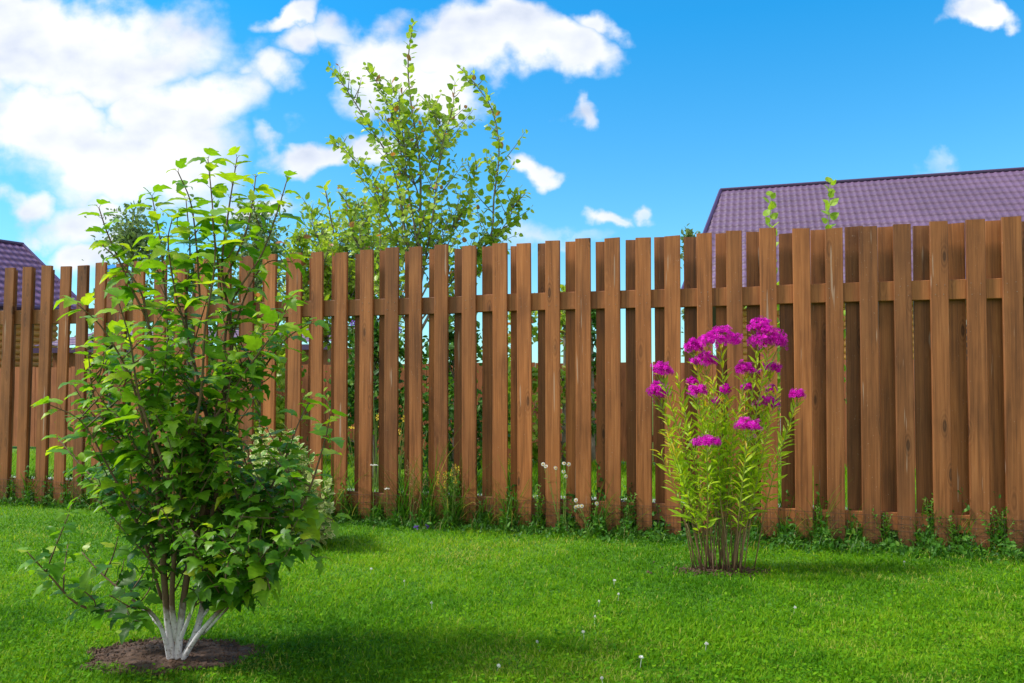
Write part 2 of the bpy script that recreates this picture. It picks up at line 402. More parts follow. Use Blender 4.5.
tv = np.array([(1,0,0),(-1,0,0),(0,1,0),(0,-1,0),(0,0,1),(0,0,-1)], float); tf = [(0,2,4),(2,1,4),(1,3,4),(3,0,4),(2,0,5),(1,2,5),(3,1,5),(0,3,5)]
m_ = 1500; a = rng.uniform(0, 2*PI, m_); t = np.sqrt(rng.uniform(0, 1, m_)); rr = np.interp(a, np.linspace(0, 2*PI, na), rad)
P = np.stack([cx+rr*t*np.cos(a), cy+rr*t*np.sin(a)*0.62, 0.008+0.008*(1-t)], 1)
Xr = rng.normal(size=(m_, 3)); Xr /= np.linalg.norm(Xr, axis=1)[:, None]; Yr = np.cross(Xr, [0.1, 0.2, 0.97]); Yr /= np.linalg.norm(Yr, axis=1)[:, None]; Zr = np.cross(Xr, Yr)
mb.inst(tv, tf, P, Xr, Yr, Zr, rng.uniform(0.002, 0.011, (m_, 3)), rng.random(m_))
tag(mb.build('soil_patch', M['soil']), kind='structure')

# ------------------------------------------------------------------ vectors
def unit(v): return v/(np.linalg.norm(v, axis=-1, keepdims=True)+1e-9)
def frames(Y, up, twist=0.35):
    """Y = leaf direction, normal close to 'up' with random tilt"""
    m_ = len(Y); Y = unit(Y); nrm = unit(np.asarray(up)[None, :] + rng.normal(size=(m_, 3))*twist)
    X = unit(np.cross(Y, nrm)); Z = np.cross(X, Y); return X, Y, Z

LOBED = [(0,0,0),(0,.30,.02),(0,.62,.0),(0,1.06,-.14)]
half = [(.13,-.05,.03),(.34,.04,.09),(.45,.20,.10),(.60,.46,.06),(.42,.43,.10),(.27,.50,.07),(.34,.68,.06),(.21,.79,.03),(.13,.93,-.05)]
LV = LOBED + half + [(-x, y, z) for x, y, z in half]
def hf(o, flip):
    f = [(0,o,o+1,1),(1,o+1,o+2,o+4),(o+2,o+3,o+4),(1,o+4,o+5,2),(2,o+5,o+6,o+7),(2,o+7,o+8,3)]
    return f if flip else [q[::-1] for q in f]
LF = hf(4, True) + hf(13, False)
OV = [(0,0,0),(.20,.15,.04),(.27,.42,.05),(.17,.75,.0),(0,1,-.12),(-.17,.75,.0),(-.27,.42,.05),(-.20,.15,.04),(0,.42,.0)]
OF = [(0,1,2,8),(8,2,3,4),(8,4,5,6),(0,8,6,7)]
RV = [(0,0,0),(.33,.12,.04),(.42,.42,.04),(.26,.74,.02),(0,1,-.08),(-.26,.74,.02),(-.42,.42,.04),(-.33,.12,.04),(0,.42,-.02)]
NV = [(0,0,0),(.07,.2,.02),(.09,.45,.03),(.05,.75,.0),(0,1,-.08),(-.05,.75,.0),(-.09,.45,.03),(-.07,.2,.02),(0,.45,.0)]
GV = [(-.5,0,0),(.5,0,0),(-.42,.5,.08),(.42,.5,.08),(0,1,.30)]
GF = [(0,1,3,2),(2,3,4)]

def spline(pts, n):
    pts = np.asarray(pts, float); k = len(pts)
    if k == 2: return np.linspace(pts[0], pts[1], n)
    d = np.concatenate([[0], np.cumsum(np.linalg.norm(np.diff(pts, axis=0), axis=1))]); d /= d[-1]
    Tn = np.zeros_like(pts)
    for i in range(k):
        a, b_ = max(0, i-1), min(k-1, i+1); Tn[i] = (pts[b_]-pts[a])/(d[b_]-d[a]+1e-9)
    out = []
    for t in np.linspace(0, 1, n):
        i = min(k-2, int(np.searchsorted(d, t, 'right')-1)); h = d[i+1]-d[i]; x = (t-d[i])/h
        out.append((2*x**3-3*x**2+1)*pts[i] + (x**3-2*x**2+x)*h*Tn[i] + (-2*x**3+3*x**2)*pts[i+1] + (x**3-x**2)*h*Tn[i+1])
    return np.array(out)

class Plant:
    def __init__(s): s.stem = MB(); s.leafP = []; s.leafY = []; s.leafS = []; s.leafV = []
    def shoot(s, pts, r0, r1, t0, spacing, size, bias=0.5, angle=0.9, rad_sides=6, pet=0.25, opposite=True, droop=0.15, n=None):
        """stem with opposite leaf pairs from fraction t0 to the tip"""
        n = n or max(4, len(pts)*4); C = spline(pts, n)
        s.stem.tube(C, np.linspace(r0, r1, n), rad_sides)
        d = np.concatenate([[0], np.cumsum(np.linalg.norm(np.diff(C, axis=0), axis=1))]); L = d[-1]
        q = max(t0*L, 0.01); ph = random.random()*6; k = 0
        while q < L+spacing*0.4:
            i = min(n-2, int(np.searchsorted(d, q)-1)) if q > 0 else 0; i = max(i, 0)
            f = min(1, (q-d[i])/(d[i+1]-d[i]+1e-9)); p = C[i]*(1-f)+C[i+1]*f; T = unit(C[i+1]-C[i])
            tip = (q-t0*L)/(L-t0*L+1e-9)
            az = ph + k*(PI/2 if opposite else 2.4) + random.uniform(-.3, .3)
            a = unit(np.cross(T, [0.3, 0.9, 0.2])); b_ = np.cross(T, a)
            for sg in ((0, PI) if opposite else (0,)):
                o = math.cos(az+sg)*a + math.sin(az+sg)*b_
                ang = angle*(1-0.35*max(0, tip)) + random.uniform(-.15, .15)
                Y = unit(math.sin(ang)*o + math.cos(ang)*T + np.array([0, 0, -droop]))
                sz = size*(1-0.30*max(0, tip)**3)*random.uniform(0.7, 1.2)
                p1 = p + Y*sz*pet + np.array([0, 0, 0.004])
                if pet > 0.1: s.stem.tube([p, p1], [r1*0.6, r1*0.4], 3)
                s.leafP.append(p1); s.leafY.append(Y + np.array([0, 0, -droop*1.5])); s.leafS.append(sz)
                s.leafV.append(min(1, max(0, bias + 0.25*tip + random.uniform(-.22, .22))))
            q += spacing*random.uniform(0.75, 1.25)*(1-0.3*max(0, tip)); k += 1
    def arrays(s): return np.array(s.leafP), np.array(s.leafY), np.array(s.leafS), np.array(s.leafV)

def along(C, t):
    i = t*(len(C)-1); k = int(min(len(C)-2, i)); return C[k]*(1-(i-k))+C[k+1]*(i-k), unit(C[k+1]-C[k])

# ------------------------------------------------------------------ the big shrub
def pline(lst, D0, D1): 
    n = len(lst); return [at(x, y, D0+(D1-D0)*i/(n-1)) for i, (x, y) in enumerate(lst)]
Dn = 2.74
mains = [   # (polyline in the photo, depth at the foot, depth at the tip, foot radius, leaves from)
    ([(173,661),(167,612),(163,560),(158,480),(152,400),(150,330),(130,285),(107,232),(99,208)], Dn, 2.62, .013, .45),
    ([(177,661),(182,612),(191,555),(201,520),(214,450),(223,403),(232,338),(222,270),(228,215),(237,158)], Dn, 2.70, .013, .4),
    ([(179,660),(196,632),(205,590),(205,540),(212,450),(198,380),(186,320),(190,250),(186,200)], Dn, 2.80, .012, .4),
    ([(179,658),(199,634),(230,600),(272,556),(305,500),(325,440),(330,415)], Dn, 2.55, .009, .35),
    ([(171,657),(160,625),(140,606),(103,611),(76,603),(50,576),(28,553)], Dn, 2.50, .008, .42),
    ([(160,626),(140,606),(118,588),(98,570),(82,552)], Dn, 2.85, .006, .4),
    ([(200,600),(208,540),(222,450),(229,311),(262,254),(276,216),(287,180)], Dn, 2.66, .008, .45),
    ([(165,560),(155,480),(143,420),(127,370),(100,325),(76,303)], 2.70, 2.45, .007, .4),
    ([(190,570),(180,480),(172,400),(166,310),(160,240),(152,196)], Dn, 2.95, .008, .45),
    ([(162,600),(140,530),(110,470),(80,420),(50,405)], 2.74, 2.60, .006, .35),
    ([(163,560),(120,500),(85,470),(58,438)], 2.74, 2.95, .006, .3),
    ([(205,590),(240,540),(280,470),(300,420),(312,398)], 2.74, 2.92, .007, .35),
    ([(203,634),(226,610),(250,585),(262,560),(270,590)], 2.72, 2.45, .005, .35),
    ([(207,560),(250,520),(300,510),(333,520)], 2.74, 2.62, .006, .35),
    ([(200,620),(240,570),(290,540),(318,560)], 2.74, 2.80, .005, .35),
    ([(190,555),(200,450),(240,380),(275,330),(290,300)], 2.74, 2.50, .007, .35),
    ([(214,450),(250,390),(285,340),(312,322)], 2.74, 2.85, .006, .4),
    ([(165,500),(120,440),(95,400),(88,350)], 2.74, 2.80, .006, .35),
    ([(176,640),(172,600),(176,540),(185,470),(190,420)], 2.74, 2.62, .011, .5),
    ([(178,645),(190,615),(202,588),(220,560),(236,545)], 2.74, 2.6, .008, .5),
    ([(180,480),(200,400),(205,330),(215,260),(212,215)], 2.66, 2.40, .006, .4),
    ([(170,480),(140,400),(130,340),(118,300)], 2.60, 2.40, .006, .35),
    ([(186,330),(175,290),(168,240),(172,220)], 2.75, 2.70, .004, .2),
    ([(200,300),(196,240),(190,200),(178,172)], 2.74, 2.60, .004, .25),
    ([(222,300),(215,240),(212,200),(208,160)], 2.70, 2.80, .004, .25),
    ([(150,330),(140,290),(120,262),(102,245)], 2.66, 2.60, .004, .2),
    ([(225,280),(245,235),(252,205),(256,175)], 2.72, 2.84, .004, .3),
    ([(232,338),(248,290),(268,262),(292,262)], 2.70, 2.75, .004, .25),
]
sh = Plant(); CL = []
for i, (pl, d0, d1, r0, t0) in enumerate(mains):
    pts = pline(pl, d0, d1)
    if pl[0][1] > 650: pts[0][2] = -0.01
    sh.shoot(pts, r0, 0.0018, t0, 0.070, 0.078, 0.55, 1.25, 7, n=len(pl)*5)
    CL.append((spline(pts, 40), t0))
# side twigs fill the crown
def halfw(y):   # crown outline of the photo (pixel rows)
    ys = [150, 200, 260, 310, 360, 410, 460, 510, 560, 600, 620]
    l = [180, 105, 90, 85, 78, 66, 60, 60, 58, 75, 125]; r = [255, 290, 296, 300, 292, 292, 300, 312, 316, 300, 245]
    return np.interp(y, ys, l), np.interp(y, ys, r)
cnt = 0; tries = 0
while cnt < 235 and tries < 9000:
    tries += 1
    C, t0 = random.choice(CL[:20]); t = random.uniform(max(0.15, t0-0.3), 0.93); p, T = along(C, t)
    if p[2] < 0.20: continue
    az = random.random()*2*PI; ln = random.uniform(0.10, 0.30)*(1.0 if p[2] < 1.1 else 0.45)
    d = np.array([math.cos(az), math.sin(az), random.uniform(-0.15, 0.8)]) + T*0.5; d = unit(d)
    e = p + d*ln + np.array([0, 0, 0.25*ln])
    px = 512+F*e[0]/e[1]; py = 387-F*(e[2]-CAMZ)/e[1]
    l, r = halfw(py)
    if not (l < px < r) or abs(e[1]-2.74) > 0.42: continue
    if py < 420 and random.random() < 0.30+0.35*min(1, (420-py)/130): continue
    if (px < 120 or px > 265) and random.random() < 0.5: continue
    mid = (p+e)/2 + np.array([0, 0, -0.02*random.random()]) + rng.normal(size=3)*0.008
    depth_in = math.hypot(e[0]-SB[0], e[1]-SB[1])
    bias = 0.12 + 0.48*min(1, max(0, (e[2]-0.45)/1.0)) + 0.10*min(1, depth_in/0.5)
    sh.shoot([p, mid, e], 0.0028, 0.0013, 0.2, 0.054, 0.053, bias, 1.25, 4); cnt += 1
root = empty('garden_shrub', tuple(SB)); tag(root, 'tall leafy shrub with lobed green leaves and whitewashed stems on bare soil', 'shrub')
def rooted(mb, name, mt, root, smooth=False):
    o = mb.build(name, mt, root, smooth)
    lx, ly, lz = root.location
    for v in (o.data,): v.transform(__import__('mathutils').Matrix.Translation((-lx, -ly, -lz)))
    return o
rooted(sh.stem, 'stems', M['white_bark'], root, True)
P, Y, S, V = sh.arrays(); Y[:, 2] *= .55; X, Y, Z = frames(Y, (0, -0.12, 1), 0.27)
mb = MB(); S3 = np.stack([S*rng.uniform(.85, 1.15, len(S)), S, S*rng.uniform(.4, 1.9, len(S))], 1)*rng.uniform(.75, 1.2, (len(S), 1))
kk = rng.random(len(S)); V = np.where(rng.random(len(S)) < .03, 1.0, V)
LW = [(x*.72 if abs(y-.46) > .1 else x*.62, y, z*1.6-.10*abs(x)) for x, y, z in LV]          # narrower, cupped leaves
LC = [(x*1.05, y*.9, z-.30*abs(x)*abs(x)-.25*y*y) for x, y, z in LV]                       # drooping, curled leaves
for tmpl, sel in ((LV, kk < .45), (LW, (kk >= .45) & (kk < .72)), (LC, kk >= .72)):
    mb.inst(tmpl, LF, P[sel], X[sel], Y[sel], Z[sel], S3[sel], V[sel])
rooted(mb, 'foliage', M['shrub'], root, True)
print('shrub leaves', len(S))

# ------------------------------------------------------------------ phlox
PB = at(722, 571, 4.09); PB[2] = 0
heads = [(661.7,372.5,9,8),(659.5,394,10,9),(694,349,9,7),(721,342,20,12),(705.6,363,13,8),(745,371,9,7),(760,328.5,11,8),(769,344,17,14),(770.6,370,10,6),
         (767,405,12,7),(797,396,7,5),(748.7,428,12,7),(707,443.6,13,6),(697.7,393,9,6),(725,391,5,5),(716,402,4,3),(771,390,5,4),(692.5,383,5,4),(747,388,6,3)]
proot = empty('phlox', tuple(PB)); tag(proot, 'tall flowering phlox with magenta heads and yellow green leaves before the fence', 'flowering plant')
ph = Plant(); petal = []
for i, (x, y, rx, ry) in enumerate(heads):
    D = (4.05 if y < 410 else 3.90) + random.uniform(-.12, .08); c = at(x, y, D)
    foot = PB + np.array([(c[0]-PB[0])*0.30 + random.uniform(-.07, .07), random.uniform(-.09, .09), 0])
    mid = foot*0.55 + c*0.45 + np.array([(c[0]-PB[0])*-0.06, 0, 0])
    ph.shoot([foot, mid, c - np.array([0, 0, 0.02])], 0.0034, 0.0020, 0.36, 0.036, 0.080, 0.6, 0.95, 5, pet=0.02, n=14, droop=0.05)
    petal.append((c, rx*D/F, ry*D/F))
for i in range(27):
    x = random.uniform(668, 782); y = random.uniform(378, 485)
    if i < 6: x = random.choice([664, 672, 790, 796]) + random.uniform(-4, 4); y = random.uniform(400, 470)
    c = at(x, y, 4.09+random.uniform(-.17, .17))
    foot = PB + np.array([(c[0]-PB[0])*0.3 + random.uniform(-.05, .05), random.uniform(-.09, .09), 0])
    mid = foot*0.5 + c*0.5 + np.array([(c[0]-PB[0])*-0.08, 0, 0])
    ph.shoot([foot, mid, c], 0.0030, 0.0012, 0.38, 0.036, 0.078, 0.6, 0.95, 5, pet=0.02, n=12, droop=0.05)
for i in range(8):   # bare old stems
    foot = PB + np.array([random.uniform(-.13, .16), random.uniform(-.09, .09), 0]); c = foot + np.array([(foot[0]-PB[0])*0.8, random.uniform(-.05, .05), random.uniform(.2, .42)])
    ph.stem.tube(spline([foot, (foot+c)/2, c], 6), np.linspace(.0035, .002, 6), 5)
rooted(ph.stem, 'stems', M['phlox_stem'], proot, True)
P, Y, S, V = ph.arrays(); X, Y, Z = frames(Y, (0, -0.2, 1), 0.45); mb = MB()
S3 = np.stack([S*1.15, S, S*rng.uniform(.5, 2.2, len(S))], 1); mb.inst(NV, OF, P, X, Y, Z, S3, V); rooted(mb, 'leaves', M['phlox'], proot)
# five-petalled floret
FVt = [(0, 0, 0)]; FFt = []
for k in range(5):
    a = 2*PI*k/5
    for da, r, z in ((-.30, .55, .03), (-.42, .9, .06), (0, 1.0, .0), (.42, .9, .06), (.30, .55, .03)):
        FVt.append((math.cos(a+da)*r, math.sin(a+da)*r, z))
    o = 1+5*k; FFt.append((0, o, o+1, o+2, o+3, o+4))
for (c, rx, ry) in petal:
    m_ = int(52 + 56000*rx*ry); rx *= 1.05; ry *= 1.35; mb = MB()
    n3 = rng.normal(size=(m_, 3)); n3[:, 2] = np.abs(n3[:, 2])*1.0 - 0.25*rng.random(m_); n3 = unit(n3)
    lump = 1 + 0.22*np.sin(n3[:, 0:1]*5+c[0]*50)*np.cos(n3[:, 2:3]*6+c[2]*40)
    P = c[None, :] + n3*np.array([[rx, rx*0.8, ry]])*lump*rng.uniform(.72, 1.08, (m_, 1))
    Zf = unit(n3 + rng.normal(size=(m_, 3))*.45); Xf = unit(np.cross(Zf, rng.normal(size=(m_, 3)))); Yf = np.cross(Zf, Xf)
    mb.inst(FVt, FFt, P, Xf, Yf, Zf, rng.uniform(.0085, .0125, m_), np.clip(rng.normal(.6, .22, m_) , 0, 1))
    fo = rooted(mb, 'flower_head', M['petal'], proot)
    st = MB()   # green calyx branches under the head
    for k in range(7):
        a = random.random()*6.28; st.tube([c - np.array([0, 0, ry+0.02]), c + np.array([math.cos(a)*rx*.7, math.sin(a)*rx*.5, -ry*.2])], [.0012, .0008], 4)
    so = st.build('calyx', M['stalk'], fo); so.data.transform(__import__('mathutils').Matrix.Translation(tuple(-PB)))
# bare earth at its foot
mb = MB(); m_ = 260
P = np.stack([PB[0]+rng.normal(0, .12, m_), PB[1]+rng.normal(0, .06, m_), np.full(m_, .006)], 1)
Xr = unit(rng.normal(size=(m_, 3))); Yr = unit(np.cross(Xr, [0.1, 0.2, 0.97])); Zr = np.cross(Xr, Yr)
mb.inst(tv, tf, P, Xr, Yr, Zr, rng.uniform(0.004, 0.014, (m_, 3)), rng.random(m_))
mb.add([(PB[0]+(0.2+.03*math.sin(a*3))*math.cos(a), PB[1]+(0.09+.01*math.sin(a*5))*math.sin(a), .004) for a in np.linspace(0, 2*PI, 24)[:-1]], [tuple(range(23))])
tag(mb.build('soil_bed', M['soil']), kind='structure')

# ------------------------------------------------------------------ variegated shrub behind the big one
VB = at(285, 520, 4.75); VB[2] = 0
vp = Plant()
for i in range(95):
    x = random.gauss(282, 25); x = min(330, max(238, x)); top = 428 + 60*abs((x-275)/60)**2
    y = random.uniform(top, 545); c = at(x, y, 4.75+random.uniform(-.28, .28))
    foot = VB + np.array([(c[0]-VB[0])*0.2, random.uniform(-.05, .05), 0]); mid = (foot*0.5+c*0.5) + np.array([(c[0]-VB[0])*0.15, 0, 0.0])
    vp.shoot([foot, mid, c], 0.004, 0.0015, 0.35, 0.045, 0.06, 0.4, 0.95, 4, pet=0.1, n=8)
r_ = empty('variegated_shrub', tuple(VB)); tag(r_, 'low shrub with cream edged pale leaves between the big shrub and fence', 'shrub')
rooted(vp.stem, 'stems', M['bark_red'], r_, True)
P, Y, S, V = vp.arrays(); X, Y, Z = frames(Y, (0, -.2, 1), .4); mb = MB()
mb.inst(OV, OF, P, X, Y, Z, np.stack([S*1.2, S, S], 1), rng.random(len(S))*0.45); 
mb.inst(OV, OF, P-Z*0.0012, X, Y, Z, np.stack([S*1.6, S*1.08, S*.9], 1), .55+rng.random(len(S))*0.45)
rooted(mb, 'foliage', M['varieg'], r_)

# ------------------------------------------------------------------ leafy tree beyond the fence
def limb_tree(name, label, cat, base, limbs, D, n_tw, tw_len, spacing, size, leaf, lmat, bark, twmin=0.1, group=None, bias=.5, bot=None, dD=0.5, r0=.02):
    pl = Plant(); C_ = []
    for k, (lst, r) in enumerate(limbs):
        dd = random.uniform(-dD, dD) if k else 0
        pts = pline(lst, D, D+dd)
        if k == 0: pts[0] = np.array([base[0], base[1], -0.02])
        pl.shoot(pts, r, r*0.25, 0.3 if k else .45, spacing*.62, size*1.3, bias, 1.0, 6, opposite=False, n=len(lst)*5); C_.append(spline(pts, 30))
    for i in range(n_tw):
        C = random.choice(C_[1:] if random.random() < .93 else C_); t = twmin+(.97-twmin)*random.random(); p, T = along(C, t)
        if bot and p[2] < bot: continue
        az = random.random()*2*PI; ln = random.uniform(*tw_len)*(1.15-t)
        d = unit(np.array([math.cos(az), math.sin(az), random.uniform(-.1, .7)]) + T*.8); e = p + d*ln
        pl.shoot([p, (p+e)/2+rng.normal(size=3)*.03*ln, e+np.array([0, 0, .1*ln])], .006, .002, .12, spacing, size, bias, 1.1, 4, opposite=False, n=6)
    r_ = empty(name, (base[0], base[1], 0)); tag(r_, label, cat, group)
    rooted(pl.stem, 'trunk', bark, r_, True)
    P, Y, S, V = pl.arrays(); X, Y, Z = frames(Y, (0, -.5, .7), .7); mb = MB()
    V = np.where(rng.random(len(V)) < .035, .98, V*.9)
    mb.inst(leaf, OF, P, X, Y, Z, S, V); rooted(mb, 'crown', lmat, r_); print(name, len(S)); return r_

TD = 8.3; tb = at(420, 470, TD)
limb_tree('aspen_tree', 'young slender tree with upswept branches and light leaves, rising above the fence', 'tree', tb, [
    ([(420,470),(420,360),(419,279),(420,221),(420,164),(411,103),(408,62),(413,24)], .024),
    ([(420,300),(405,230),(392,165),(370,127),(348,92),(331,68)], .016),
    ([(420,260),(410,200),(394,123),(382,92),(368,68)], .014),
    ([(419,310),(398,240),(361,168),(345,150),(334,139)], .012),
    ([(420,290),(432,220),(443,140),(452,112),(455,82)], .012),
    ([(421,330),(455,270),(489,240),(494,197),(499,150),(492,110),(476,85),(460,68)], .016),
    ([(421,320),(470,260),(505,225),(519,190)], .010),
    ([(420,300),(450,240),(470,190),(478,165)], .010),
    ([(419,340),(380,280),(352,230),(345,190)], .012),
    ([(420,320),(385,270),(380,215),(385,180)], .010),
    ([(421,350),(460,300),(480,260),(505,250)], .010),
    ([(420,200),(405,150),(400,110),(392,85)], .008),
    ([(420,180),(436,150),(440,120),(431,100)], .006),
], TD, 310, (.25, .8), .052, .074, RV, M['tree'], M['bark_grey'], bias=.45, dD=.5)

# bushier leafy tree left of it
b2 = at(345, 470, 9.2)
limb_tree('bushy_tree', 'bushy light green tree just left of the slender tree beyond the fence', 'tree', b2, [
    ([(345,470),(343,350),(340,270),(332,225),(325,188)], .03),
    ([(343,340),(330,270),(315,230),(308,205)], .014), ([(343,320),(352,260),(362,225),(358,200)], .014),
    ([(342,330),(320,280),(300,250),(296,235)], .012), ([(343,330),(365,280),(378,250),(385,235)], .012),
    ([(343,360),(320,330),(305,300),(298,270)], .012), ([(343,380),(370,340),(385,300),(390,275)], .012),
], 9.2, 480, (.25, .85), .062, .098, OV, M['tree'], M['bark_grey'], bias=.5, dD=.7)

# shoots of two young trees right before the violet roof
for (x, top, lab) in ((770, 193, 'shorter leafy sapling tip above the fence below the violet roof'), (829, 180, 'taller leafy sapling tip above the fence before the violet roof')):
    D = 6.1; bb = at(x, 480, D); pl = Plant()
    pts = pline([(x+2, 480), (x, 400), (x+3, 320), (x-1, 250), (x+1, top+5)], D, D); pts[0][2] = -.02
    pl.shoot(pts, .010, .002, .12, .045, .10, .55, .8, 6, opposite=False, n=24)
    for k in range(14):
        p, T = along(spline(pts, 30), random.uniform(.25, .68)); e = p + unit(np.array([random.uniform(-1, 1), random.uniform(-.6, .6), .6]))*random.uniform(.1, .26)
        pl.shoot([p, (p+e)/2, e], .004, .0015, .2, .05, .08, .5, 1.0, 4, opposite=False, n=5)
    r_ = empty('sapling', (bb[0], bb[1], 0)); tag(r_, lab, 'young tree', 'saplings beyond the fence')
    rooted(pl.stem, 'trunk', M['stalk'], r_, True); P, Y, S, V = pl.arrays(); X, Y, Z = frames(Y, (0, -.7, .6), .5); mb = MB()
    mb.inst(RV, OF, P, X, Y, Z, S, V); rooted(mb, 'crown', M['fresh'], r_)

# leaf-cloud trees and garden bushes further off
def clump_tree(name, label, cat, px, D, top_y, half_px, bot_z, n, size, lmat, group, leaf=OV, lean=0.0, squash=1.0):
    b_ = at(px, 387, D); tz = at(px, top_y, D)[2]; hw = half_px*D/F
    r_ = empty(name, (b_[0], D, 0)); tag(r_, label, cat, group)
    st = MB(); H = tz
    st.tube(spline([(0, 0, -.05), (lean*.3, 0, H*.5), (lean, 0, H*.93)], 8), np.linspace(max(.012, H*.022), .006, 8), 7)
    cen = []; 
    nc = 34
    for i in range(nc):
        t = random.random()**.8; z = bot_z + (H-bot_z)*t
        wr = hw*math.sqrt(max(.05, 1-(2*t-.85)**2 if t > .42 else 1))*(1-.55*t*squash)*(1 if D < 15 else random.uniform(.6, 1.35))
        a = random.random()*6.28; rr = wr*math.sqrt(random.random())
        c = np.array([math.cos(a)*rr+lean*t, math.sin(a)*rr, z]); cen.append(c)
        st.tube(spline([(lean*t*.6, 0, max(0.05, z-.35*hw-rr*.5)), c*.5+np.array([lean*t*.3, 0, z*.5-.08*rr]), c], 5), np.linspace(max(.006, H*.006), .003, 5), 4)
    cen = np.array(cen); k = rng.integers(0, nc, n); sg = hw*(.30 if D < 15 else .46)
    P = cen[k] + rng.normal(size=(n, 3))*np.array([sg, sg, sg*.8])*rng.uniform(.4, 1.1, (n, 1)); P[:, 2] = np.clip(P[:, 2], 0.05, H*1.03)
    Y = rng.normal(size=(n, 3)) + np.array([0, 0, .3]); X, Y, Z = frames(Y, (0, -.3, .8), .8)
    mb = MB(); mb.inst(leaf, OF, P, X, Y, Z, size*rng.uniform(.6, 1.3, n), np.clip(rng.normal(.5, .25, n) + (rng.random(nc)[k]-.5)*.5, 0, 1))
    st.build('trunk', M['bark_grey'], r_, True); mb.build('crown', lmat, r_); return r_
g_ = 'far trees beyond the fence'
clump_tree('distant_tree', 'grey green distant tree behind the upper left of the big shrub', 'tree', 131, 26, 212, 30, 1.6, 3200, .17, M['far_fol'], g_)
clump_tree('distant_tree', 'grey green distant tree showing between the big shrub and leafy trees', 'tree', 255, 26, 214, 36, 1.6, 4200, .17, M['far_fol'], g_)
clump_tree('distant_tree', 'thin distant tree whose tip stands left of the violet roof', 'tree', 690, 24, 228, 9, 1.2, 900, .16, M['far_fol'], g_)
g_ = 'garden bushes beyond the fence'
for (px, D, ty, hp, n, sz, mt, lab, lf) in [
    (192, 10.5, 262, 45, 2600, .09, 'dark_fol', 'dark green bush beyond the fence behind the big shrub', OV),
    (110, 9.5, 330, 30, 1500, .08, 'dark_fol', 'low dark bush beyond the fence near the left shed', OV),
    (262, 9.5, 300, 40, 2200, .09, 'tree', 'light green bush beyond the fence right of the big shrub top', RV),
    (375, 7.6, 330, 40, 2600, .07, 'dark_fol', 'dark bush beyond the fence below the bushy tree', OV),
    (455, 7.4, 322, 42, 2800, .07, 'dark_fol', 'dark bush beyond the fence below the slender tree', OV),
    (520, 9.0, 300, 24, 1500, .08, 'tree', 'light bush beyond the fence right of the slender tree', RV),
    (565, 9.3, 282, 16, 900, .08, 'tree', 'narrow light green bush seen through the gaps mid fence', OV),
    (592, 9.6, 290, 11, 700, .08, 'dark_fol', 'narrow dark bush seen through the gaps mid fence', OV),
    (878, 8.0, 330, 22, 1100, .07, 'dark_fol', 'dark green bush seen through the gaps at right of the phlox', OV),
]:
    clump_tree('garden_bush', lab, 'bush', px, D, ty, hp, .1, n, sz, M[mt], g_, lf, squash=.3)

# small garden flowers glimpsed through the gaps
for (x, y, D, col, lab) in [(508, 455, 7.6, 'yellow', 'yellow garden flowers glimpsed through the gaps mid fence'), (372, 420, 6.9, 'yellow', 'yellow garden flowers glimpsed through the gaps right of the shrub'), (388, 345, 7.0, 'violet', 'violet garden flowers glimpsed through the gaps right of the shrub')]:
    c = at(x, y, D); r_ = empty('garden_flowers', (c[0], D, 0)); tag(r_, lab, 'flowers'); st = MB(); fl = MB()
    for k in range(16):
        q = np.array([random.gauss(0, .16), random.gauss(0, .1), max(.15, c[2]+random.gauss(0, .12))]); st.tube([(q[0]*.4, q[1]*.4, 0), q], [.004, .002], 4)
        m_ = 1; Zf = unit(rng.normal(size=(1, 3))*.5+np.array([[0, -.8, .6]])); Xf = unit(np.cross(Zf, [[.1, .2, .9]])); fl.inst(FVt, FFt, q[None, :], Xf, np.cross(Zf, Xf), Zf, np.array([.03]), np.array([.6]))
    st.build('stems', M['stalk'], r_); fl.build('blossoms', M[col], r_)

# ------------------------------------------------------------------ neighbour's fence
nf0 = 3.05 
nroot = empty('neighbour_fence', tuple(fp(-6, 0)[:2] + NB*4.55) + (0,), RZ); tag(nroot, 'lower reddish brown board fence running beyond the garden', 'fence')
mb = MB(); x = 0
while x < 24:
    w = .125; z1 = 1.24+random.uniform(-.01, .01); mb.box(x, x+w, 0, .02, .04, z1); x += w+.007
pn = mb.build('board_panel', M['far_wood'], nroot)
mb = MB(); mb.box(0, 24, .0205, .06, .28, .36); mb.box(0, 24, .0205, .06, .9, .98); mb.build('rails', M['far_wood'], nroot)

# ------------------------------------------------------------------ houses
def tile_sheet(L, W, pitch=0.35, wave=0.16, amp=0.014, step=0.02, skew0=0.0, skew1=0.0):
    """metal tile sheet: x along the ridge 0..L, v down the slope 0..W; returns verts (x, v, h) grid"""
    nu = int(L/wave*6); rows = []
    v = 0.0
    while v < W-1e-6:
        v2 = min(W, v+pitch); rows += [(v, 0.0), ((v+v2)/2, .4*step), (v2-.004, step)]; v = v2
    vs = []
    for (v, h) in rows:
        a0 = -skew0*v/W; a1 = L+skew1*v/W
        for i in range(nu+1):
            x = a0+(a1-a0)*i/nu; c = math.cos(2*PI*x/wave); vs.append((x, v, h + amp*(c if c > -0.3 else -0.3)))
    fs = [(j*(nu+1)+i, (j+1)*(nu+1)+i, (j+1)*(nu+1)+i+1, j*(nu+1)+i+1) for j in range(len(rows)-1) for i in range(nu)]
    return np.array(vs), fs

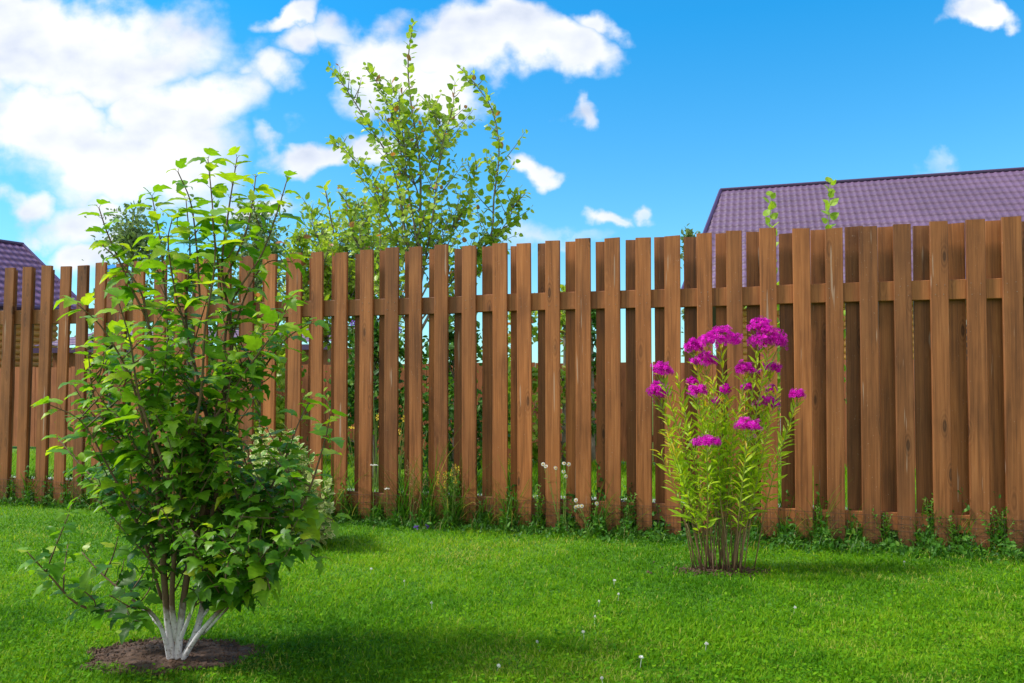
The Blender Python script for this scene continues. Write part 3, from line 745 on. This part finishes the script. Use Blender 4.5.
def house(name, label, P0, rdir, ndir, L, run, rise, zr, skew, roofm, wall_in=0.45, end_in=.5, wlab=None, win=()):
    """P0 = visible ridge end (plan), rdir along the ridge away from it, ndir from ridge towards the viewer's side"""
    r = np.array(rdir); n = np.array(ndir)
    root = empty(name, (P0[0], P0[1], 0), math.atan2(r[1], r[0])); tag(root, label, 'house')
    # local frame: x along ridge, y = left of it ; sign of n
    sy = 1.0 if (r[0]*n[1]-r[1]*n[0]) > 0 else -1.0
    W = math.hypot(run, rise); cs, sn = run/W, rise/W
    vs, fs = tile_sheet(L, W, skew0=skew)
    V = np.stack([vs[:, 0], sy*(vs[:, 1]*cs + vs[:, 2]*sn), zr - vs[:, 1]*sn + vs[:, 2]*cs], 1)
    mb = MB(); mb.add(V, fs)
    V2 = np.stack([vs[:, 0], -sy*(vs[:, 1]*cs + vs[:, 2]*sn), zr - vs[:, 1]*sn + vs[:, 2]*cs], 1); mb.add(V2, fs)
    ro = mb.build('roof', roofm, root, True)
    # under-boards so the roof has a body
    mb = MB()
    for q in (1, -1):
        e = sy*q
        a = [(0, 0, zr-.04), (L, 0, zr-.04), (L, e*run, zr-rise-.04), (-skew, e*run, zr-rise-.04)]
        mb.add(a + [(x, y, z-.12) for x, y, z in a], [(0,1,2,3),(7,6,5,4),(0,4,5,1),(1,5,6,2),(2,6,7,3),(3,7,4,0)])
    mb.build('eaves_boards', M['trim'], ro)
    mb = MB(); mb.tube([(-.03, 0, zr+.03), (L, 0, zr+.03)], .05, 8)
    for q in (1, -1):
        mb.tube([(-.02, 0, zr+.02), (-skew-.02, sy*q*run, zr-rise+.02)], .05, 6)
    mb.build('ridge_cap', M['trim'], ro)
    mb = MB(); mb.tube([(-skew, sy*(run+.06), zr-rise-.03), (L, sy*(run+.06), zr-rise-.03)], .06, 8); mb.build('gutter', M['trim'], ro)
    # walls of horizontal logs
    zt = zr-rise-.15 + rise*wall_in/run; mb = MB(); hl = .15; z = .25
    def log(x0, y0, x1, y1, z):
        mb.tube([(x0, y0, z+hl/2), (x1, y1, z+hl/2)], hl/2*1.04, 8)
    yw = run-wall_in
    while z < zt-.02:
        log(end_in, sy*yw, L-end_in, sy*yw, z); log(end_in, -sy*yw, L-end_in, -sy*yw, z)
        log(end_in, -sy*yw, end_in, sy*yw, z); log(L-end_in, -sy*yw, L-end_in, sy*yw, z); z += hl*.93
    while z < zr-.35:
        h = (zr-.25-z)/rise*run; log(end_in, -h, end_in, h, z); log(L-end_in, -h, L-end_in, h, z); z += hl*.93
    wl = mb.build('wall', M['log'], root, True)
    mb = MB(); mb.box(end_in-.05, L-end_in+.05, -yw-.05, yw+.05, 0, .28); mb.build('plinth', M['gravel'], root)
    for (x, zc, w, h) in win:
        mb = MB(); y0 = sy*(yw+.09)
        ya, yb = sorted((sy*(yw+.02), y0))
        for (a, b_, c_, d_) in ((x-w/2, x-w/2+.09, zc-h/2, zc+h/2), (x+w/2-.09, x+w/2, zc-h/2, zc+h/2), (x-w/2+.09, x+w/2-.09, zc+h/2-.09, zc+h/2), (x-w/2+.09, x+w/2-.09, zc-h/2, zc-h/2+.09), (x-.03, x+.03, zc-h/2+.09, zc+h/2-.09)):
            mb.box(a, b_, ya, yb+.02, c_, d_)
        wo_ = mb.build('window', M['white'], root); mb = MB(); mb.box(x-w/2+.02, x+w/2-.02, min(ya, yb)+.02, max(ya, yb)-.01, zc-h/2+.02, zc+h/2-.02); mb.build('pane', M['glass'], wo_)
    return root
rp = at(721.5, 191, 22); rr_ = np.array([.957, -.29]); nn = np.array([-.29, -.957])
house('log_house', 'orange log house with a large violet metal tile roof, right beyond the fence', rp[:2], rr_, nn, 13.5, 5.0, 3.5, rp[2], .70, M['roof'], win=((5.0, 1.7, 1.3, 1.2), (9.0, 1.7, 1.3, 1.2)))
lp = at(22, 245.5, 20); rr_ = np.array([-.55, -.835]); nn = np.array([.835, -.55])
house('log_house', 'orange log house with a dark violet roof at the left edge', lp[:2], rr_, nn, 7.0, 3.1, 1.82, lp[2], 0.0, M['roof_left'], win=((3.0, 1.4, 1.1, 1.0),))
# low shed
s0 = at(33, 345, 16.2); s1 = at(330, 352, 14.6)
su = unit((s1-s0)[:2]); sn_ = np.array([-su[1], su[0]]); Ls = np.linalg.norm((s1-s0)[:2]); rt = empty('garden_shed', (s0[0], s0[1], 0), math.atan2(su[1], su[0]))
tag(rt, 'low shed with a pale violet roof behind the left fence boards', 'shed')
vs, fs = tile_sheet(Ls, 2.0); zt = at(33, 331, 17.8)[2]; ze = 1.75
V = np.stack([vs[:, 0], 1.9-vs[:, 1]*.95+vs[:, 2]*.2, ze+.45-vs[:, 1]*.22+vs[:, 2]], 1); mb = MB(); mb.add(V, fs); mb.build('roof', M['roof'], rt, True)
mb = MB(); mb.box(.2, Ls-.2, .3, 1.8, 0, 1.72); mb.build('wall', M['far_wood'], rt)
mb = MB(); mb.box(0, Ls, -.03, -.001, ze-.12, ze-.02); mb.build('fascia', M['trim'], rt)
# post with a blue cap
c = at(113, 266, 13.5); rt = empty('capped_post', (c[0], c[1], 0)); tag(rt, 'red brown post with a bright blue cap, left beyond the fence', 'post')
mb = MB(); mb.box(-.08, .08, -.08, .08, 0, c[2]-.12); mb.build('shaft', M['brick'], rt)
mb = MB(); q = [(-.15,-.15),(.15,-.15),(.15,.15),(-.15,.15)]; z_ = c[2]-.12
mb.add([(x, y, z_+.002) for x, y in q]+[(x, y, z_+.06) for x, y in q]+[(0, 0, z_+.15)], [(3,2,1,0),(0,1,5,4),(1,2,6,5),(2,3,7,6),(3,0,4,7),(4,5,8),(5,6,8),(6,7,8),(7,4,8)]); mb.build('cap', M['blue'], rt)

# ------------------------------------------------------------------ lawn blades
def vnoise(x, y, sc, seed):
    r = np.random.default_rng(seed).random((64, 64)); X_ = x*sc+100; Y_ = y*sc+100
    xi = np.floor(X_).astype(int); yi = np.floor(Y_).astype(int); fx = X_-xi; fy = Y_-yi; fx = fx*fx*(3-2*fx); fy = fy*fy*(3-2*fy)
    g = lambda a, b_: r[a % 64, b_ % 64]
    return (g(xi, yi)*(1-fx)+g(xi+1, yi)*fx)*(1-fy)+(g(xi, yi+1)*(1-fx)+g(xi+1, yi+1)*fx)*fy
def fence_side(x, y): return (x-A[0])*NB[0]+(y-A[1])*NB[1]      # >0 beyond the fence
def blades(n, y0, y1, hmin, hmax, wd, dens_pow=1.6):
    u = rng.random(n); y = (y0**(1-dens_pow) + u*(y1**(1-dens_pow)-y0**(1-dens_pow)))**(1/(1-dens_pow))
    x = rng.uniform(-.80, .80, n)*y*1.0
    k = fence_side(x, y) < 0.3
    e = ((x-cx)/.285)**2 + ((y-cy)/.175)**2; k &= e*(0.45+1.1*vnoise(x, y, 16, 5)) > .85
    e = ((x-PB[0])/.17)**2 + ((y-PB[1])/.07)**2; k &= e > 1
    x, y = x[k], y[k]; m_ = len(x)
    big = vnoise(x, y, 1.3, 1)*.5 + vnoise(x, y, 4, 2)*.3 + vnoise(x, y, 14, 3)*.2
    h = rng.uniform(hmin, hmax, m_)*(.65+.7*vnoise(x, y, 9, 4)); az = rng.uniform(0, 2*PI, m_); tl = rng.uniform(.15, 1.0, m_)
    Y = np.stack([np.cos(az)*np.sin(tl), np.sin(az)*np.sin(tl), np.cos(tl)], 1); Zb = np.stack([np.cos(az)*np.cos(tl), np.sin(az)*np.cos(tl), -np.sin(tl)], 1); X = np.cross(Y, Zb)
    w = wd*rng.uniform(.7, 1.3, m_)*np.sqrt(y/2.6)
    v = np.clip(-.12 + 1.0*big + rng.normal(0, .2, m_), 0, .9); dry = vnoise(x, y, 2.3, 31)*.6+vnoise(x, y, 7, 32)*.4; v = np.where(rng.random(m_) < .02+.9*np.clip(dry-.58, 0, 1), .96, v)
    return np.stack([x, y, np.zeros(m_)], 1), X, Y, Zb, np.stack([w, h, h], 1), v
mb = MB(); P, X, Y, Z, S3, v = blades(430000, 2.25, 7.6, .014, .034, .0030)
mb.inst(GV, GF, P, X, Y, Z, S3, v)
P, X, Y, Z, S3, v = blades(26000, 2.25, 7.4, .014, .02, .0030)      # clover-like leaflets among the blades
CV = [(0,0,0),(.5,.35,.05),(.35,.85,.02),(0,1,0),(-.35,.85,.02),(-.5,.35,.05)]
h = rng.uniform(.008, .015, len(P)); P[:, 2] = rng.uniform(.012, .032, len(P)); az = rng.uniform(0, 2*PI, len(P)); Y = np.stack([np.cos(az), np.sin(az), rng.uniform(-.2, .3, len(P))], 1)
X, Y, Z = frames(Y, (0, 0, 1), .35); mb.inst(CV, [(0,1,2,3,4,5)], P, X, Y, Z, h, np.clip(v-.15, 0, .6))
tag(mb.build('lawn_grass', M['grass']), 'short mown bright green grass in front of the timber fence', 'grass', kind='stuff')
# thinner grass beyond the fence
n = 60000; s_ = rng.uniform(-4, 12, n); bk = rng.uniform(.15, 4.4, n); k = (bk < 1.25) | (bk > 1.66); s_, bk = s_[k], bk[k]; n = len(s_)
P = np.stack([A[0]+U[0]*s_+NB[0]*bk, A[1]+U[1]*s_+NB[1]*bk, np.zeros(n)], 1); az = rng.uniform(0, 2*PI, n); tl = rng.uniform(.1, .8, n)
Y = np.stack([np.cos(az)*np.sin(tl), np.sin(az)*np.sin(tl), np.cos(tl)], 1); X = unit(np.cross(Y, [0.3, .9, .1])); Z = np.cross(X, Y); h = rng.uniform(.05, .12, n)
mb = MB(); mb.inst(GV, GF, P, X, Y, Z, np.stack([h*.08, h, h], 1), np.clip(rng.normal(.6, .2, n), 0, .9)); tag(mb.build('far_grass', M['grass']), 'bright green grass of the plot beyond the fence', 'grass', kind='stuff')

# ------------------------------------------------------------------ weeds at the fence foot
mb = MB(); n = 32000
s_ = rng.uniform(sA, sB, n); bk = -np.abs(rng.normal(0, 1, n))*(.08+.014*s_)+.12
cl_ = vnoise(s_, s_*0, 5.2, 9)
# the weeds stand highest in the gaps between the front boards
fs_ = np.array(front_s); nearest = np.min(np.abs(s_[:, None]-(fs_[None, :]+.048)), axis=1); gap = np.clip((nearest-.02)/.07, 0, 1)
h = rng.uniform(.06, .36, n)*(.35+1.0*cl_)*(1+.35*np.exp(-((s_-3.6)/1.1)**2))*(.7+.6*vnoise(s_, s_*0, 1.7, 21))*(.22+1.0*gap)*np.where(s_ > 4.2, .9, 1.05)*np.where(bk < -.07, .5, 1.0)
P = np.stack([A[0]+U[0]*s_+NB[0]*bk, A[1]+U[1]*s_+NB[1]*bk, np.zeros(n)], 1); az = rng.uniform(0, 2*PI, n); tl = np.abs(rng.normal(0, .45, n))
Y = np.stack([np.cos(az)*np.sin(tl), np.sin(az)*np.sin(tl), np.cos(tl)], 1); Zb = np.stack([np.cos(az)*np.cos(tl), np.sin(az)*np.cos(tl), -np.sin(tl)], 1); X = np.cross(Y, Zb)
mb.inst([(-.5,0,0),(.5,0,0),(-.45,.4,.04),(.45,.4,.04),(-.3,.75,.22),(.3,.75,.22),(0,1,.45)], [(0,1,3,2),(2,3,5,4),(4,5,6)], P, X, Y, Zb, np.stack([rng.uniform(.003, .006, n), h, h], 1), np.where(rng.random(n) < .05, 1.0, np.clip(rng.normal(.4, .2, n), 0, .9)))
n = 18000; s_ = rng.uniform(sA, sB, n); cl_ = vnoise(s_, s_*0, 5.2, 9); bk = -np.abs(rng.normal(0, 1, n))*(.06+.018*s_)+.04
nearest = np.min(np.abs(s_[:, None]-(fs_[None, :]+.048)), axis=1); gap = np.clip((nearest-.02)/.07, 0, 1)
zt_ = rng.random(n)**1.3*.32*(.3+1.1*cl_)*(.12+1.0*gap)*np.where(bk < -.05, .4, 1.0)+.01
P = np.stack([A[0]+U[0]*s_+NB[0]*bk, A[1]+U[1]*s_+NB[1]*bk, zt_], 1); Y = rng.normal(size=(n, 3)); X, Y, Z = frames(Y, (0, -.4, .9), .5)
mb.inst(OV, OF, P, X, Y, Z, rng.uniform(.012, .038, n), np.clip(rng.normal(.4, .22, n), 0, .9))
tag(mb.build('fence_weeds', M['weed']), 'tangle of weeds and long grass growing along the foot of the fence', 'weeds', kind='stuff')

def weed(name, label, cat, px, D, top_y, n_st, spread, leafm, leaf, size, spacing, flower=None, group=None, fs=.012, hm=M['stalk'], t0=.15):
    b_ = at(px, 387, D); H = at(px, top_y, D)[2]; pl = Plant(); tips = []
    for k in range(n_st):
        foot = np.array([b_[0]+random.uniform(-.02, .02), D+random.uniform(-.02, .02), 0]); a = random.random()*6.28; sp = spread*random.random()
        tip = foot + np.array([math.cos(a)*sp, math.sin(a)*sp*.3, H*random.uniform(.72, 1.0) if k else H])
        pl.shoot([foot, (foot+tip)/2+np.array([0, 0, .02]), tip], .0022, .001, t0, spacing, size, .5, .9, 4, pet=.05, opposite=False, n=8); tips.append(tip)
    r_ = empty(name, (b_[0], D, 0)); tag(r_, label, cat, group)
    rooted(pl.stem, 'stems', hm, r_, True); P, Y, S, V = pl.arrays(); X, Y, Z = frames(Y, (0, -.3, 1), .5); mb = MB(); mb.inst(leaf, OF, P, X, Y, Z, S, V); rooted(mb, 'leaves', leafm, r_)
    for tip in tips if flower else []:
        mb = MB()
        if flower == 'daisy':
            Zf = unit(np.array([random.uniform(-.5, .5), -1, random.uniform(.1, .9)])); Xf = unit(np.cross(Zf, [.1, .2, .9])); Yf = np.cross(Zf, Xf)
            V_ = []; Ff = []
            for q in range(11):
                a = 2*PI*q/11; V_ += [tip+.2*fs*(math.cos(a)*Xf+math.sin(a)*Yf), tip+fs*(math.cos(a-.2)*Xf+math.sin(a-.2)*Yf)-.1*fs*Zf, tip+1.05*fs*(math.cos(a)*Xf+math.sin(a)*Yf)-.12*fs*Zf, tip+fs*(math.cos(a+.2)*Xf+math.sin(a+.2)*Yf)-.1*fs*Zf]; Ff.append((4*q, 4*q+1, 4*q+2, 4*q+3))
            mb.add(V_, Ff); fo = rooted(mb, 'blossom', M['white_petal'], r_)
            mb = MB(); pts = [tip+Zf*.001, tip+Zf*.005]; mb.tube(pts, [.36*fs, .22*fs], 8); so = mb.build('centre', M['yellow'], fo); so.data.transform(__import__('mathutils').Matrix.Translation(tuple(-v_ for v_ in r_.location)))
        elif flower == 'umbel':
            m_ = 46; a = rng.uniform(0, 6.28, m_); rr2 = np.sqrt(rng.random(m_))*fs*2.4; Pq = tip[None, :]+np.stack([np.cos(a)*rr2, np.sin(a)*rr2, .004-rr2*.15+rng.normal(0, .0015, m_)], 1)
            Zf = unit(rng.normal(size=(m_, 3))*.3+np.array([[0, -.2, 1]])); Xf = unit(np.cross(Zf, rng.normal(size=(m_, 3)))); mb.inst(FVt, FFt, Pq, Xf, np.cross(Zf, Xf), Zf, np.full(m_, .004), rng.random(m_)); rooted(mb, 'blossom', M['white_petal'], r_)
        elif flower in ('spike', 'plume'):
            m_ = 40 if flower == 'spike' else 70; t = rng.random(m_); ht = .05 if flower == 'spike' else .10
            a = rng.uniform(0, 6.28, m_); w_ = (.010 if flower == 'spike' else .022)*(1.1-t); Pq = tip[None, :]+np.stack([np.cos(a)*w_, np.sin(a)*w_, (t-.6)*ht], 1)
            Zf = unit(rng.normal(size=(m_, 3))); Xf = unit(np.cross(Zf, rng.normal(size=(m_, 3)))); mb.inst(FVt, FFt, Pq, Xf, np.cross(Zf, Xf), Zf, rng.uniform(.002, .0045, m_), rng.random(m_)); rooted(mb, 'blossom', M['yellow'] if flower == 'spike' else M['straw'], r_)
        elif flower == 'bell':
            m_ = 5; Zf = unit(rng.normal(size=(m_, 3))+np.array([[0, -1, .5]])); Xf = unit(np.cross(Zf, rng.normal(size=(m_, 3)))); mb.inst(FVt, FFt, tip[None, :]+rng.normal(0, .006, (m_, 3)), Xf, np.cross(Zf, Xf), Zf, np.full(m_, .008), rng.random(m_)); rooted(mb, 'blossom', M['violet'], r_)
    return r_
def Df(px, off=.07): 
    a = (px-512)/F; s = (a*A[1]-A[0])/(U[0]-a*U[1]); return A[1]+U[1]*s-off
weed('yellow_weed', 'upright bushy weed with small yellow tips against the fence boards', 'weed', 452, Df(452, .12), 466, 9, .14, M['weed'], NV, .035, .012, 'spike')
weed('daisy_plant', 'white daisies on thin stalks before the fence, left clump of two', 'daisies', 562, Df(562, .1), 463, 7, .16, M['weed'], NV, .03, .05, 'daisy', 'daisy plants at the fence foot', .0125)
weed('daisy_plant', 'white daisies on thin stalks before the fence, right clump of two', 'daisies', 588, Df(588, .14), 500, 5, .12, M['weed'], NV, .03, .05, 'daisy', 'daisy plants at the fence foot', .0125)
weed('yarrow', 'taller white flat flower head beside the cream edged shrub', 'wild flower', 376, Df(376, .12), 465, 1, .02, M['weed'], NV, .03, .04, 'umbel', 'white flat headed flowers', .011)
weed('yarrow', 'lower white flat flower head just right of the taller one', 'wild flower', 389, Df(389, .12), 489, 1, .02, M['weed'], NV, .03, .04, 'umbel', 'white flat headed flowers', .008)
weed('dry_grass', 'dry straw coloured seed plumes left of the yellow tipped weed', 'grass plume', 413, Df(413, .1), 466, 4, .10, M['straw'], NV, .03, .08, 'plume', 'dry seed plumes', .01, M['straw'])
weed('dry_grass', 'dry straw coloured seed plumes right of the yellow tipped weed', 'grass plume', 458, Df(458, .05), 470, 2, .06, M['straw'], NV, .03, .08, 'plume', 'dry seed plumes', .01, M['straw'])
weed('bell_flower', 'small violet flower at the lawn edge below the straw plumes', 'wild flower', 420, Df(420, .3), 526, 3, .05, M['weed'], OV, .015, .02, 'bell')
for (px, ty, lab) in [(345, 480, 'leafy weed right beside the cream edged shrub'), (430, 505, 'leafy weed left of the yellow tipped weed'), (505, 490, 'leafy weed between the yellow tipped weed and daisies'), (540, 485, 'leafy weed just left of the daisies'),
                      (628, 495, 'leafy weed between the daisies and the phlox'), (814, 500, 'leafy weed first right of the phlox'), (862, 512, 'leafy weed second right of the phlox'), (884, 512, 'leafy weed third right of the phlox'), (928, 496, 'leafy weed fourth right of the phlox'),
                      (950, 516, 'leafy weed fifth right of the phlox'), (1000, 508, 'bushy leafy weed at the right edge of the fence')]:
    weed('leafy_weed', lab, 'weed', px, Df(px, random.uniform(.0, .05)), ty, 6 if px < 990 else 14, .07 if px < 990 else .16, M['weed'], OV, .027, .016, None, 'leafy weeds at the fence foot')

# fallen leaf by the soil and clover heads in the lawn
c = at(120, 644, 2.92); mb = MB(); mb.inst(LV, LF, np.array([[c[0], c[1], .045]]), np.array([[1., 0, .1]]), np.array([[.1, 1., .1]]), np.array([[0., -.1, 1.]]), np.array([.05]), np.array([.9]))
tag(mb.build('fallen_leaf', M['shrub']), 'single fallen leaf on the grass at the left rim of the soil', 'leaf')
mbt = MB(); m_ = 34; n3 = unit(rng.normal(size=(m_, 3))); n3[:, 2] = np.abs(n3[:, 2]); Xf = unit(np.cross(n3, rng.normal(size=(m_, 3))))
mbt.tube([(0, 0, 0), (.002, 0, .036)], [.0009, .0008], 4); mbt.inst(OV, OF, np.array([[0, 0, .036]])+n3*.002, Xf, n3, np.cross(Xf, n3), rng.uniform(.006, .009, m_), rng.random(m_))
proto = mbt.build('clover_flower', M['white_petal']); lab = 'small round white clover head standing in the mown lawn'
tag(proto, lab, 'clover flower', 'clover heads in the lawn')
spots = [(404,580),(370,567),(495,660),(432,600),(614,578),(618,593),(594,614),(584,628),(598,598),(793,604),(604,676),(540,640),(640,655),(905,560),(56,538),(705,640),(52,580)]
for i, (x, y) in enumerate(spots):
    o = proto if i == 0 else proto.copy()
    if i: COL.objects.link(o)
    D = .90*F/(y-387); o.location = (at(x, y, D)[0], D, random.uniform(-.004, .006)); o.rotation_euler = (random.uniform(-.3, .3), random.uniform(-.3, .3), random.random()*6); sc = random.uniform(.5, .9); o.scale = (sc, sc, 1)

# ------------------------------------------------------------------ light and sky
sun_v = Vector((-0.987, -0.12, 0)).normalized(); EL = math.radians(52)
sd = Vector((sun_v.x*math.cos(EL), sun_v.y*math.cos(EL), math.sin(EL)))
ld = bpy.data.lights.new('sun', 'SUN'); ld.energy = 3.4; ld.angle = math.radians(8.0); ld.color = (1, .95, .87)
lo = bpy.data.objects.new('sun', ld); COL.objects.link(lo); lo.rotation_euler = sd.to_track_quat('Z', 'Y').to_euler(); lo.location = (0, 0, 20)
w = bpy.data.worlds.new('World'); scene.world = w; w.use_nodes = True; nt = w.node_tree; bg = nt.nodes['Background']
sky = N(nt, 'ShaderNodeTexSky'); sky.sky_type = 'NISHITA'; sky.sun_disc = False; sky.sun_elevation = EL; sky.sun_rotation = math.atan2(sd.x, sd.y)
sky.air_density = 1.0; sky.dust_density = 0.4; sky.ozone_density = 2.5
g = N(nt, 'ShaderNodeTexCoord'); sx = N(nt, 'ShaderNodeSeparateXYZ'); nt.links.new(g.outputs['Generated'], sx.inputs[0])
yy = math_(nt, 'MAXIMUM', sx.outputs['Y'], 0.05)
cb = N(nt, 'ShaderNodeCombineXYZ'); nt.links.new(math_(nt, 'DIVIDE', sx.outputs['X'], yy), cb.inputs[0]); nt.links.new(math_(nt, 'DIVIDE', sx.outputs['Z'], yy), cb.inputs[1])
Pc = cb.outputs[0]
clouds = [(125,150,150,60,.9),(90,205,70,40,.7),(95,45,150,62,1),(40,110,110,55,1),(180,110,95,60,.9),(150,165,80,45,.8),(28,205,50,32,.9),(85,252,55,26,.7),(15,20,70,60,1),
          (283,6,42,16,.7),(300,36,34,24,.55),(262,66,40,24,.55),(340,25,60,24,.5),(225,95,50,40,.6),(385,45,60,40,.8),(480,38,130,44,1),(560,45,75,42,1),(420,70,80,40,.9),(600,15,45,25,.8),(583,106,26,15,.6),
          (300,145,55,22,.85),(372,142,60,24,.7),(530,168,30,20,.8),(606,212,34,15,.8),(640,207,26,14,.75),(60,165,80,30,.5),(990,14,44,20,.85),(965,170,95,14,.32),(560,232,80,18,.45),(270,195,60,26,.75),(700,200,60,10,.2),
          (-120,60,160,120,1),(-160,230,150,60,.8),(1250,60,120,50,.8),(1350,190,150,30,.6),(520,-120,260,60,.9),(100,-150,220,80,.9),(900,-160,120,50,.7)]
warp = N(nt, 'ShaderNodeTexNoise'); warp.inputs['Scale'].default_value = 9; warp.inputs['Detail'].default_value = 6; nt.links.new(Pc, warp.inputs['Vector'])
wv = N(nt, 'ShaderNodeVectorMath', operation='MULTIPLY_ADD'); nt.links.new(warp.outputs['Color'], wv.inputs[0]); wv.inputs[1].default_value = (.22, .16, 0); wv.inputs[2].default_value = (-.11, -.08, 0)
wa = N(nt, 'ShaderNodeVectorMath', operation='ADD'); nt.links.new(Pc, wa.inputs[0]); nt.links.new(wv.outputs[0], wa.inputs[1])
acc = None
for (x, y, rx, ry, st) in clouds:
    v = N(nt, 'ShaderNodeVectorMath', operation='SUBTRACT'); nt.links.new(wa.outputs[0], v.inputs[0]); v.inputs[1].default_value = ((x-512)/F, (387-y)/F, 0)
    q = N(nt, 'ShaderNodeVectorMath', operation='MULTIPLY'); nt.links.new(v.outputs[0], q.inputs[0]); q.inputs[1].default_value = (F/rx, F/ry, 0)
    l = N(nt, 'ShaderNodeVectorMath', operation='LENGTH'); nt.links.new(q.outputs[0], l.inputs[0])
    e = math_(nt, 'MULTIPLY', math_(nt, 'SUBTRACT', 1.3, l.outputs['Value'], True), st)
    acc = e if acc is None else math_(nt, 'MAXIMUM', acc, e)
def cn(off):
    mp_ = N(nt, 'ShaderNodeMapping'); mp_.inputs['Location'].default_value = off; mp_.inputs['Scale'].default_value = (1, 1.35, 1); nt.links.new(Pc, mp_.inputs['Vector'])
    return noise(nt, mp_.outputs[0], 6.0, 10, .53, .1)
nA = cn((0, 0, 0)); nB = cn((.022, -.03, 0))
dens = math_(nt, 'ADD', math_(nt, 'SUBTRACT', math_(nt, 'MULTIPLY', acc, 2.0), .38), math_(nt, 'MULTIPLY', math_(nt, 'SUBTRACT', nA, .56), 2.9))
alpha = N(nt, 'ShaderNodeMapRange', interpolation_type='SMOOTHSTEP'); nt.links.new(dens, alpha.inputs[0]); alpha.inputs[1].default_value = -.03; alpha.inputs[2].default_value = .95
alpha.inputs[4].default_value = .97
front = N(nt, 'ShaderNodeMapRange'); nt.links.new(sx.outputs['Y'], front.inputs[0]); front.inputs[1].default_value = .06; front.inputs[2].default_value = .15
alph = math_(nt, 'MULTIPLY', alpha.outputs[0], front.outputs[0])
# sunlit and shaded sides of the clouds
def cl(off):
    mp_ = N(nt, 'ShaderNodeMapping'); mp_.inputs['Location'].default_value = off; mp_.inputs['Scale'].default_value = (1, 1.9, 1); nt.links.new(Pc, mp_.inputs['Vector'])
    return noise(nt, mp_.outputs[0], 4.2, 3.5, .5, .1)
low = math_(nt, 'MULTIPLY', math_(nt, 'SUBTRACT', cl((.06, -.09, 0)), cl((.02, 0, 0))), 2.6)
sh_ = math_(nt, 'ADD', math_(nt, 'ADD', math_(nt, 'MULTIPLY', math_(nt, 'SUBTRACT', nB, nA), 1.7), low), .50)
thick = N(nt, 'ShaderNodeMapRange'); nt.links.new(dens, thick.inputs[0]); thick.inputs[1].default_value = .9; thick.inputs[2].default_value = 2.6; thick.inputs[3].default_value = 0; thick.inputs[4].default_value = .32
sh2 = math_(nt, 'SUBTRACT', math_(nt, 'ADD', sh_, .25), thick.outputs[0], True)
cc = ramp(nt, [(0, (3.1, 3.5, 4.4)), (.5, (4.5, 4.7, 5.15)), (1, (5.75, 5.7, 5.65))], sh2)
el_ = N(nt, 'ShaderNodeMapRange'); nt.links.new(sx.outputs['Z'], el_.inputs[0]); el_.inputs[1].default_value = .10; el_.inputs[2].default_value = .42
skyc = mixc(nt, 1.0, sky.outputs[0], mixc(nt, el_.outputs[0], (.55, .93, .99), (.12, .94, 1.25)), 'MULTIPLY')
# unseen bright clouds overhead and behind the viewer, added to fill-light the fence
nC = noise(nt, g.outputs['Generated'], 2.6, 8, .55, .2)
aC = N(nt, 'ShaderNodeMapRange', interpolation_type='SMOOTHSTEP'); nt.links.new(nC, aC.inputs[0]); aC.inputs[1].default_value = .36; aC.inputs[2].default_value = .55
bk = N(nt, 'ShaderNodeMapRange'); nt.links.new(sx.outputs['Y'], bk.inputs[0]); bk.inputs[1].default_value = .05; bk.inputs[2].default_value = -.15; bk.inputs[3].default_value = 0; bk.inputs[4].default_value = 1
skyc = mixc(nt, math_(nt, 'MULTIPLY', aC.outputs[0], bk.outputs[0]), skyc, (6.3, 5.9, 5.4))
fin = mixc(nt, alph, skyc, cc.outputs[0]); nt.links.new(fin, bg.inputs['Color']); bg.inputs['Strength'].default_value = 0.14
w.cycles.sampling_method = 'MANUAL'; w.cycles.sample_map_resolution = 512

scene.view_settings.view_transform = 'Standard'; scene.view_settings.look = 'None'; scene.view_settings.exposure = 0.52; scene.view_settings.gamma = 1
scene.cycles.max_bounces = 8; scene.cycles.transmission_bounces = 4; scene.cycles.diffuse_bounces = 4
